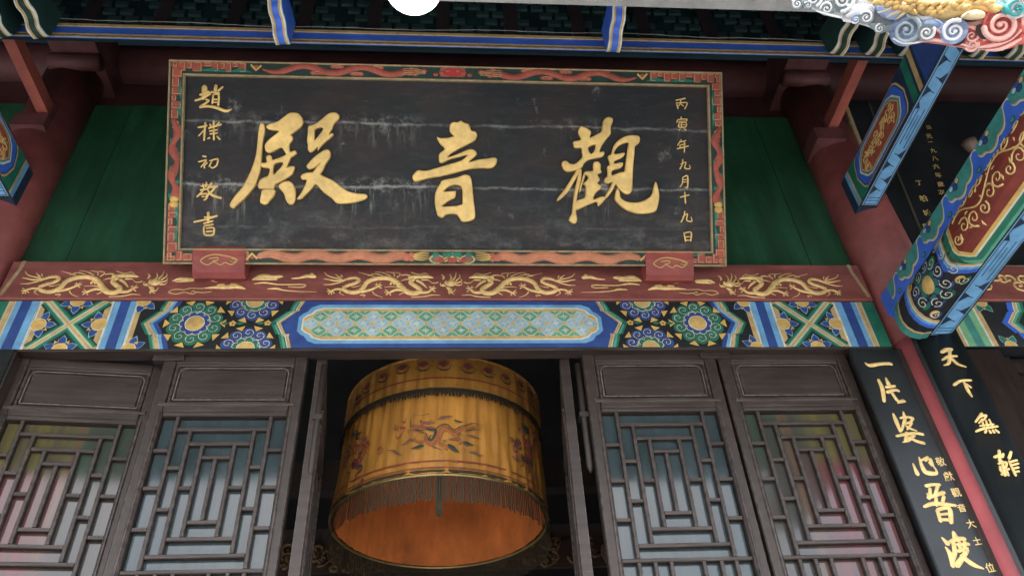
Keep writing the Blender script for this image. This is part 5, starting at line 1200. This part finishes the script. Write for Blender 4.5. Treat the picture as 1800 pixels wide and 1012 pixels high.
# embroidery lies on the drum
fe = crop_px(680, 700, 8.432); e3 = lambda u, v, n: lan.to3(u, v, n+.012)
EU = 1/(8.432*400)
EMBS = []
def emb(strokes, m, name='embroidery', f=fe, h=.0025, k=1.0, to3=e3, add=0):
    mb = MB(to3)
    for i, st in enumerate(strokes):
        q = [(*lan.px(*f(p)), p[2]*EU*k) for p in st]; mb.relief(smooth(q, False, 3) if len(q) > 2 else q, add+.0003*(i % 4), h, m, 4)
    o = mb.obj(name, tL)
    if name == 'embroidered_dragon':
        if EMBS: o.name = 'embroidered_head'
        EMBS.append(o)
    return o
emb([[(560,560,70),(590,640,90),(640,690,80),(730,650,90),(760,540,100),(800,460,110),(850,440,100),(920,490,80),(1000,520,70),(1080,470,70),(1180,450,60),(1280,430,40)],[(370,400,50),(450,430,80),(560,440,80),(650,430,60),(700,440,20)],[(480,370,40),(580,370,50),(690,350,20)],[(540,640,50),(450,640,40),(400,610,30),(420,570,14)],[(400,620,20),(370,600,12)],[(1010,540,60),(1060,600,40),(1080,660,30),(1040,680,12)],[(760,680,60),(850,700,40),(900,740,30),(870,780,14)],[(890,740,20),(830,760,10)],[(1080,650,20),(1110,690,10)]], EMB, 'embroidered_dragon')
emb([[(380,390,26),(450,425,40),(530,445,30)],[(290,480,18),(350,470,18),(410,480,18)],[(510,370,20),(620,380,18),(690,350,10)],[(540,430,30),(640,440,26),(720,450,10)],[(300,500,12),(330,520,8)]], EMP, 'embroidered_dragon', add=.002)
emb([[(335,340,10),(340,290,7),(380,245,7),(440,245,7),(490,255,7),(590,228,8)],[(590,228,14),(602,238,8)],[(340,350,16),(335,400,16),(345,440,12)],[(410,470,20),(480,500,22),(560,520,16),(585,560,14),(580,620,10)],[(720,450,20),(760,410,20),(830,385,24),(890,395,20),(930,440,18),(990,470,18),(1050,430,20),(1130,410,18),(1220,380,12),(1310,370,7)],[(1180,400,10),(1230,370,8),(1320,372,5)],[(1160,470,18),(1250,470,16),(1370,480,6)],[(1290,410,10),(1400,405,5)],[(1240,450,10),(1390,450,5)],[(1300,390,10),(1370,375,4)],[(570,450,40),(640,470,50),(710,470,40),(690,560,44),(650,620,44),(610,610,30),(640,550,16)],[(500,345,10),(590,350,10),(655,310,5)],[(580,390,8),(690,370,5)],[(600,350,8),(680,325,4)],[(820,640,16),(870,620,10)],[(830,655,14),(880,640,8)],[(1060,530,10),(1105,535,7)],[(1065,550,10),(1110,555,6)],[(480,330,30),(490,350,26)]], EMG, 'embroidered_mane', add=.003)
emb([[(190,435,40),(220,435,60),(245,435,40)],[(195,330,14),(225,355,24),(265,290,6)],[(215,340,10),(235,360,18),(270,345,6)],[(95,370,6),(115,420,16),(125,465,20),(150,430,16),(155,390,5)],[(80,430,6),(110,465,18)],[(115,545,6),(150,595,24),(200,540,18),(230,490,12),(275,440,5)],[(185,520,6),(200,560,14)]], EMR, 'embroidered_pearl')
for q in ([[(355,745,10),(420,735,50),(500,710,70),(545,700,20)],], [[(900,690,40),(950,730,90),(1000,770,60),(1065,800,8)]], [[(1115,650,30),(1170,670,70),(1270,700,8)]], [[(985,320,30),(1040,340,40),(1115,350,6)]]): emb(q, EMG, 'embroidered_cloud')
for q in ([[(720,320,8),(790,285,60),(870,270,50),(950,260,8)]], [[(1175,540,20),(1240,560,50),(1310,580,30),(1385,605,6)]], [[(885,610,8),(970,605,40),(1050,600,40)]], [[(650,700,20),(720,740,40),(805,770,8)]], [[(1215,800,20),(1280,815,60),(1350,840,40),(1410,855,6)]], [[(0,775,10),(80,775,20),(140,800,50),(210,850,10)]], [[(210,695,8),(290,660,40),(340,610,50),(380,640,30)]]): emb(q, EMT, 'embroidered_cloud')
# side dragons, lotus row, red lines
for cx_, cy_, s in ((628, 800, 1), (925, 790, -1)):
    mb = MB(e3); random.seed(31)
    for k in range(34):
        p = (cx_+random.gauss(0, 12), cy_+random.gauss(0, 22)); u0_ = lan.px(*p)
        m_ = (EMP, EMB, EMR, EMG)[k % 4]
        mb.relief([(x, y, .012) for x, y in spiral(u0_, .03, .8, random.uniform(0, 6), 1, 7)], .0002*k % .003, .003, m_, 4)
    mb.obj('embroidered_dragon', tL, None, 'stuff')
for cx_, cy_ in ((897,772),(908,775),(905,725),(640,770),(945,800)):
    mb = MB(e3); mb.disc(lan.px(cx_, cy_), .02, .014, .004, EMT, 8); mb.obj('embroidered_cloud', tL)
uf3 = lambda u, v, n: lan.to3(u, v, n+.024)
for x, y in ((625,700),(641,680),(668,661),(702,646),(739,641),(775,640),(818,645),(853,652),(884,663),(911,676),(930,693)):
    c = lan.px(x, y+2); mb = MB(uf3)
    for k in range(5):
        a = R_(90+(k-2)*32); mb.disc((c[0]+.020*math.cos(a), c[1]+.020*math.sin(a)), .019, .009, .0004*k, EMP, 8, a)
    mb.disc(c, .014, .012, .003, EMR, 8); mb.disc((c[0], c[1]+.014), .008, .010, .0034, EMT, 8)
    mb.line([(c[0]-.035, c[1]-.018), (c[0]-.012, c[1]-.034), (c[0]+.02, c[1]-.034), (c[0]+.042, c[1]-.020)], [.004, .010, .010, .003], .001, EMG)
    mb.line(spiral((c[0]+.045, c[1]-.01), .016, .8, 0, 1, 8), .003, .001, EMG); mb.line(spiral((c[0]-.045, c[1]-.012), .016, .8, 2, -1, 8), .003, .001, EMG)
    mb.obj('embroidered_lotus', tL)
def hoop(v, wd, m, r_add, name, wav=0):
    mb = MB(lambda u, vv, n: lan.to3(u, vv, n+r_add)); K = 120; L_ = 2*math.pi*LR
    mb.line([(L_*k/K-L_/2, v+wav*math.sin(k)) for k in range(K+1)], wd, .0, m); mb.obj(name, tL)
hoop(lan.px(775, 664)[1], .008, EMR, .026, 'red_piping'); hoop(lan.px(775, 811)[1], .008, EMR, .016, 'red_piping'); hoop(LZ0+.035, .006, EMR, .020, 'red_piping')
for v0, ra, nn in ((lan.px(775, 676)[1], .025, 36), (lan.px(775, 824)[1], .017, 36)):
    mb = MB(lambda u, vv, n, ra=ra: lan.to3(u, vv, n+ra)); L_ = 2*math.pi*LR
    for k in range(nn):
        u_ = L_*(k/nn-.5)
        for a in (-.022, 0, .022): mb.line([(u_+a-.012, v0-.012), (u_+a*1.3, v0+.012-abs(a)*.3), (u_+a+.012, v0-.012)], .0026, .001, EMO)
        mb.line([(u_-.05, v0-.01), (u_-.03, v0+.004), (u_-.025, v0-.012)], .0024, .001, EMO)
    mb.obj('embroidered_border', tL, None, 'stuff')
mb = MB(); mb.tube([(LCX, LCY, LZT-.02), (LCX, LCY, 6.6)], .012, BRASS, 8); mb.obj('hanging_rod', tL)
# ------------------------------------------------------------------ inside the hall
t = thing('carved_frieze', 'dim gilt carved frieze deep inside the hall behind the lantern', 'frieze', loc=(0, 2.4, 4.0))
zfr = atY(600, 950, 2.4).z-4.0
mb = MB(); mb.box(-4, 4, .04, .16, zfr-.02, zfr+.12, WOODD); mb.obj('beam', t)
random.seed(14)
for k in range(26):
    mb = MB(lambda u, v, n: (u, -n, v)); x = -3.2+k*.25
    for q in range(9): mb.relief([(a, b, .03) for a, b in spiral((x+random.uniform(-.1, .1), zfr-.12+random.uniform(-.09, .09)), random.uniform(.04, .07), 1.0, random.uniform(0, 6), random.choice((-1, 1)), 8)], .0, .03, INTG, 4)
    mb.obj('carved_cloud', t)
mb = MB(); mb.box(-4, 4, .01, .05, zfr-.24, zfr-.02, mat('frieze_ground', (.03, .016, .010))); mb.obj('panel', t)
mb = MB(); mb.box(-6, 6, 3.2, 3.35, 5.0, 5.3, WOODD); tag(mb.obj('crossbeam'), 'dark crossbeam deep in the hall above the lantern', 'beam')
# ------------------------------------------------------------------ carved and painted cloud ornament of the porch, near the camera
d0 = ray(1610, 40).normalized(); OD = 2.25; Oo = CAM_LOC+d0*OD
NV = -d0; UU = Vector((0, 0, 1)).cross(NV).normalized(); OF = Fr(Oo, UU, NV.cross(UU))
fo = crop_px(1380, 0, 4.286); OPM = OD/FPX/4.286
to = thing('carved_ornament', 'carved cloud ornament in white, blue and red with gilt dragon coils at the top right', 'carving', OF)
def oc(p): return OF.px(*fo(p))
def osm(P): return smooth([oc(p) for p in P], True, 3)
mb = MB(); low = [(40,-10),(70,40),(110,55),(160,50),(230,85),(310,105),(420,130),(440,165),(480,170),(560,185),(600,195),(650,215),(700,235),(760,245),(810,280),(850,312),(910,326),(1000,318),(1080,325),(1180,338),(1260,352),(1330,362),(1420,372),(1500,380),(1570,386),(1640,384),(1700,350),(1760,325),(1850,310),(1850,-150),(40,-150)]
mb.prism([oc(p) for p in low], -.10, 0, STUC, True); mb.obj('back_board', to)
def oblob(P, z1, m, name, z0=-.02):
    mb = MB(); q = osm(P); c = (sum(p[0] for p in q)/len(q), sum(p[1] for p in q)/len(q)); n = len(q); V = []; F = []
    for k, (s, hz) in enumerate(((1, 0), (.96, .55), (.84, .86), (.6, .97))): V += [(c[0]+(p[0]-c[0])*s, c[1]+(p[1]-c[1])*s, z0+(z1-z0)*hz) for p in q]
    V.append((*c, z1))
    area = sum(q[i-1][0]*q[i][1]-q[i][0]*q[i-1][1] for i in range(n))
    for k in range(3):
        for i in range(n): f = (k*n+i, k*n+(i+1) % n, (k+1)*n+(i+1) % n, (k+1)*n+i); F.append(f if area > 0 else f[::-1])
    for i in range(n): f = (3*n+i, 3*n+(i+1) % n, 4*n); F.append(f if area > 0 else f[::-1])
    mb.add(V, F, m, True); return mb.obj(name, to)
oblob([(1000,318),(1040,262),(1110,215),(1200,205),(1300,240),(1380,230),(1440,180),(1560,150),(1700,160),(1850,150),(1850,320),(1720,345),(1640,384),(1560,384),(1400,368),(1250,350),(1100,328)], .045, STUR, 'red_cloud')
oblob([(700,20),(800,10),(870,30),(910,80),(890,130),(830,165),(760,150),(700,110),(680,60)], .06, STUB, 'blue_cloud'); oblob([(1020,170),(1090,140),(1180,160),(1210,200),(1150,240),(1090,215),(1030,215)], .05, STUB, 'blue_cloud')
oblob([(600,160),(680,180),(760,190),(850,175),(900,150),(870,220),(800,250),(700,235),(640,215)], .04, STUG, 'grey_cloud'); oblob([(440,20),(560,30),(680,40),(690,110),(600,120),(500,150),(440,130),(480,80)], .03, STUC, 'white_cloud')
def orel(mb, q, z, h, m):
    """steep ridge: a rounded stroke as tall as it is wide"""
    n0 = len(mb.v); mb.relief(q, 0, 1.0, m, 7)
    for k in range(n0, len(mb.v)):
        v = mb.v[k]; mb.v[k] = (v[0], v[1], z+v[2]*h)
def scroll(c, r, m, turns=1.6, a0=0, sg=1, w=.36, h=2.6, z=.02, m2=None):
    cc = oc(c); rr = r*OPM; mb = MB()
    mb.disc(cc, rr*.98, rr*.96, z, m2 or m, 22); V = [(cc[0]+rr*.98*math.cos(6.2832*k/22), cc[1]+rr*.96*math.sin(6.2832*k/22)) for k in range(22)]; mb.prism(V, -.03, z, m2 or m)
    mb.obj('scroll_ground', to)
    mb = MB(); q = [(x, y, rr*w*(1-.6*i/33)) for i, (x, y) in enumerate(spiral(cc, rr*.84, turns, a0, sg, 34, 1, .10))]; orel(mb, q, z-.002, h, m)
    mb.dome(q[-1][:2], rr*.17, rr*.17, z, .012, m, 10, 3); mb.obj('scroll', to)
scroll((320,65), 48, STUC, 1.5, 2.5, -1, m2=STUG); scroll((225,-8), 62, STUC, 1.6, 4.5, 1, m2=STUG); scroll((445,5), 84, STUC, 1.7, 4, 1, m2=STUG); scroll((620,132), 48, STUC, 1.6, 2, -1, m2=STUG, z=.05)
scroll((915,228), 102, STUG, 1.9, .9, -1, .30, m2=STUB, z=.05); scroll((1065,245), 54, STUC, 1.5, 0, -1, m2=STUG, z=.06); scroll((1265,235), 80, STUC, 1.8, .5, 1, .32, m2=STUB, z=.06); scroll((1398,268), 52, STUP, 1.5, 1, -1, m2=STUR, z=.05); scroll((1400,338), 44, STUP, 1.4, 3, 1, m2=STUP, z=.05)
scroll((1610,190), 108, STUP, 1.9, 2.6, 1, .34, m2=STUR, z=.06); scroll((100,30), 38, STUC, 1.4, 1, 1, m2=STUG); scroll((180,40), 30, STUC, 1.3, 2, -1, m2=STUG); scroll((720,215), 34, STUC, 1.3, 1, 1, m2=STUG, z=.05); scroll((540,150), 30, STUC, 1.3, 3, 1, m2=STUB, z=.04)
scroll((1720,70), 60, STUT, 1.5, 1, 1, m2=STUC, z=.08)
def ostroke(P, m, h, name, z=.0): 
    mb = MB(); q = [(*oc(p), p[2]*OPM) for p in P]; orel(mb, smooth(q, False, 5), z, 1.6 if name != 'dragon_coil' else 1.2, m); return mb.obj(name, to)
ostroke([(1780,150,40),(1720,230,60),(1640,280,60),(1520,310,50),(1440,320,24)], STUP, .05, 'cloud_ribbon', .03); ostroke([(1800,220,30),(1740,300,50),(1660,345,40),(1560,350,20)], STUR, .05, 'cloud_ribbon', .03); ostroke([(1350,180,30),(1420,190,50),(1500,160,60),(1580,110,50)], STUP, .05, 'cloud_ribbon', .03); ostroke([(880,150,40),(960,130,60),(1040,145,50),(1130,125,60),(1260,160,50),(1340,165,30)], STUC, .045, 'cloud_ribbon', .02)
ostroke([(640,-20,60),(760,-10,70),(900,10,90),(1010,35,110),(1120,65,130),(1230,75,150),(1330,50,150),(1420,10,140),(1480,-40,120)], STUY, .09, 'dragon_coil', .02)
ostroke([(1380,-20,90),(1460,30,100),(1530,60,90),(1580,70,50)], STUY, .09, 'dragon_coil', .03)
mb = MB(); random.seed(17)
for k in range(44):
    p = (700+k*15+random.uniform(-8, 8), 0+ (k*2.3 if k < 32 else 75-(k-32)*4)+random.uniform(-45, 40)); mb.dome(oc(p), 30*OPM, 20*OPM, .085, .022, STUY, 9, 2, random.uniform(-.6, .3))
for k in range(14): mb.dome(oc((1400+k*13, -10+k*6+random.uniform(-30, 30))), 30*OPM, 20*OPM, .10, .022, STUY, 9, 2, -.6)
mb.obj('dragon_scale', to, None, 'stuff')
for p in ([(900,40,30),(830,60,26),(760,85,18),(705,100,6)], [(910,60,30),(860,90,26),(800,115,18),(770,135,6)], [(915,85,26),(880,115,20),(840,145,8)], [(880,20,30),(800,30,22),(735,60,8)]): ostroke(p, STUC2, .03, 'dragon_claw', .055)
oblob([(1310,130),(1360,90),(1440,75),(1500,100),(1490,140),(1420,155),(1340,150)], .10, STUC2, 'dragon_paw'); oblob([(920,80),(960,60),(1000,95),(990,120),(940,110)], .08, STUY, 'dragon_paw')
oblob([(1580,30),(1620,20),(1670,60),(1700,100),(1660,130),(1610,100)], .09, STUT, 'teal_leaf'); oblob([(1640,-20),(1760,10),(1850,0),(1850,90),(1740,100),(1680,60)], .07, STUC, 'white_cloud'); oblob([(1690,60),(1750,45),(1810,55),(1800,85),(1730,90)], .085, STUT, 'teal_leaf')
mb = MB(); mb.disc(oc((1472,240)), 30*OPM, 52*OPM, .062, mat('painted_hollow_shade', (.02, .006, .006)), 16); mb.disc(oc((1300,300)), 40*OPM, 30*OPM, .058, mat('painted_hollow_shade', ()), 16); mb.obj('painted_hollow_shade', to)  # flat dark discs painted as the shade inside the carving
for P, m in (([(1000,312,14),(1100,300,22),(1200,312,22),(1300,325,16),(1380,350,10)], STUP), ([(1120,215,14),(1180,250,26),(1190,290,26),(1240,320,14)], STUP), ([(1450,355,14),(1560,335,30),(1660,300,30),(1740,240,26),(1800,190,16)], STUP), ([(1500,375,10),(1600,368,24),(1690,330,24),(1760,290,12)], STUP), ([(1360,200,12),(1440,215,24),(1500,250,24),(1490,300,18)], STUP),
    ([(1700,170,14),(1760,200,26),(1800,260,26)], STUR), ([(820,290,10),(880,318,16),(960,322,16),(1030,312,10)], STUC), ([(690,205,10),(780,225,20),(850,205,20),(880,160,12)], STUC), ([(440,130,10),(500,110,20),(580,70,22),(660,60,14)], STUB), ([(480,165,8),(560,172,14),(640,200,14)], STUC), ([(240,85,8),(330,112,16),(430,135,12)], STUC), ([(1130,150,10),(1180,185,18),(1150,225,14)], STUB)):
    ostroke(P, m, .03, 'cloud_ribbon', .05 if P[0][0] > 800 else .02)
# weathered grey eave board of the porch roof behind the lamp
p0, p1 = atY(835, 4, -1.95), atY(1420, 10, -1.95)
mb = MB(); mb.box(p0.x-.8, p1.x+1.0, -2.05, -1.95, p0.z, p0.z+.14, mat('grey_board', (.28, .29, .28), .7, .3, 6, wear=.5, wearcol=(.12, .12, .12))); tag(mb.obj('porch_board'), 'weathered grey board at the top edge between lamp and carved ornament', 'board')
# ------------------------------------------------------------------ small things: slack cable over the fascia, cup on the scalloped beam
mb = MB(); random.seed(12); P = []
for k in range(150):
    x = -3.2+k*.05; P.append((x, FY-.022, fz1+.012+.010*math.sin(x*2.1)+.006*math.sin(x*7.3)+random.uniform(-.003, .003)))
mb.tube(P, .0022, mat('dusty_cable', (.22, .22, .21), .8, .4, 10), 5); tag(mb.obj('cable'), 'thin dusty cable lying slack along the blue fascia beam', 'cable')
p = atY(1713, 266, -.60); t = thing('lamp_cup', 'small brown cup fixed on the upper edge of the scalloped beam', 'fitting', loc=p)
mb = MB(); mb.tube([(0, 0, 0), (0, 0, .015), (-.01, -.01, .05), (-.015, -.015, .075)], [.016, .030, .042, .046], mat('brown_ceramic', (.16, .11, .08), .5, .3, 10), 14); mb.obj('cup', t)
mb = MB(); mb.tube([(0, 0, -.05), (0, 0, .004)], [.008, .010], BRASS, 8); mb.obj('stem', t)
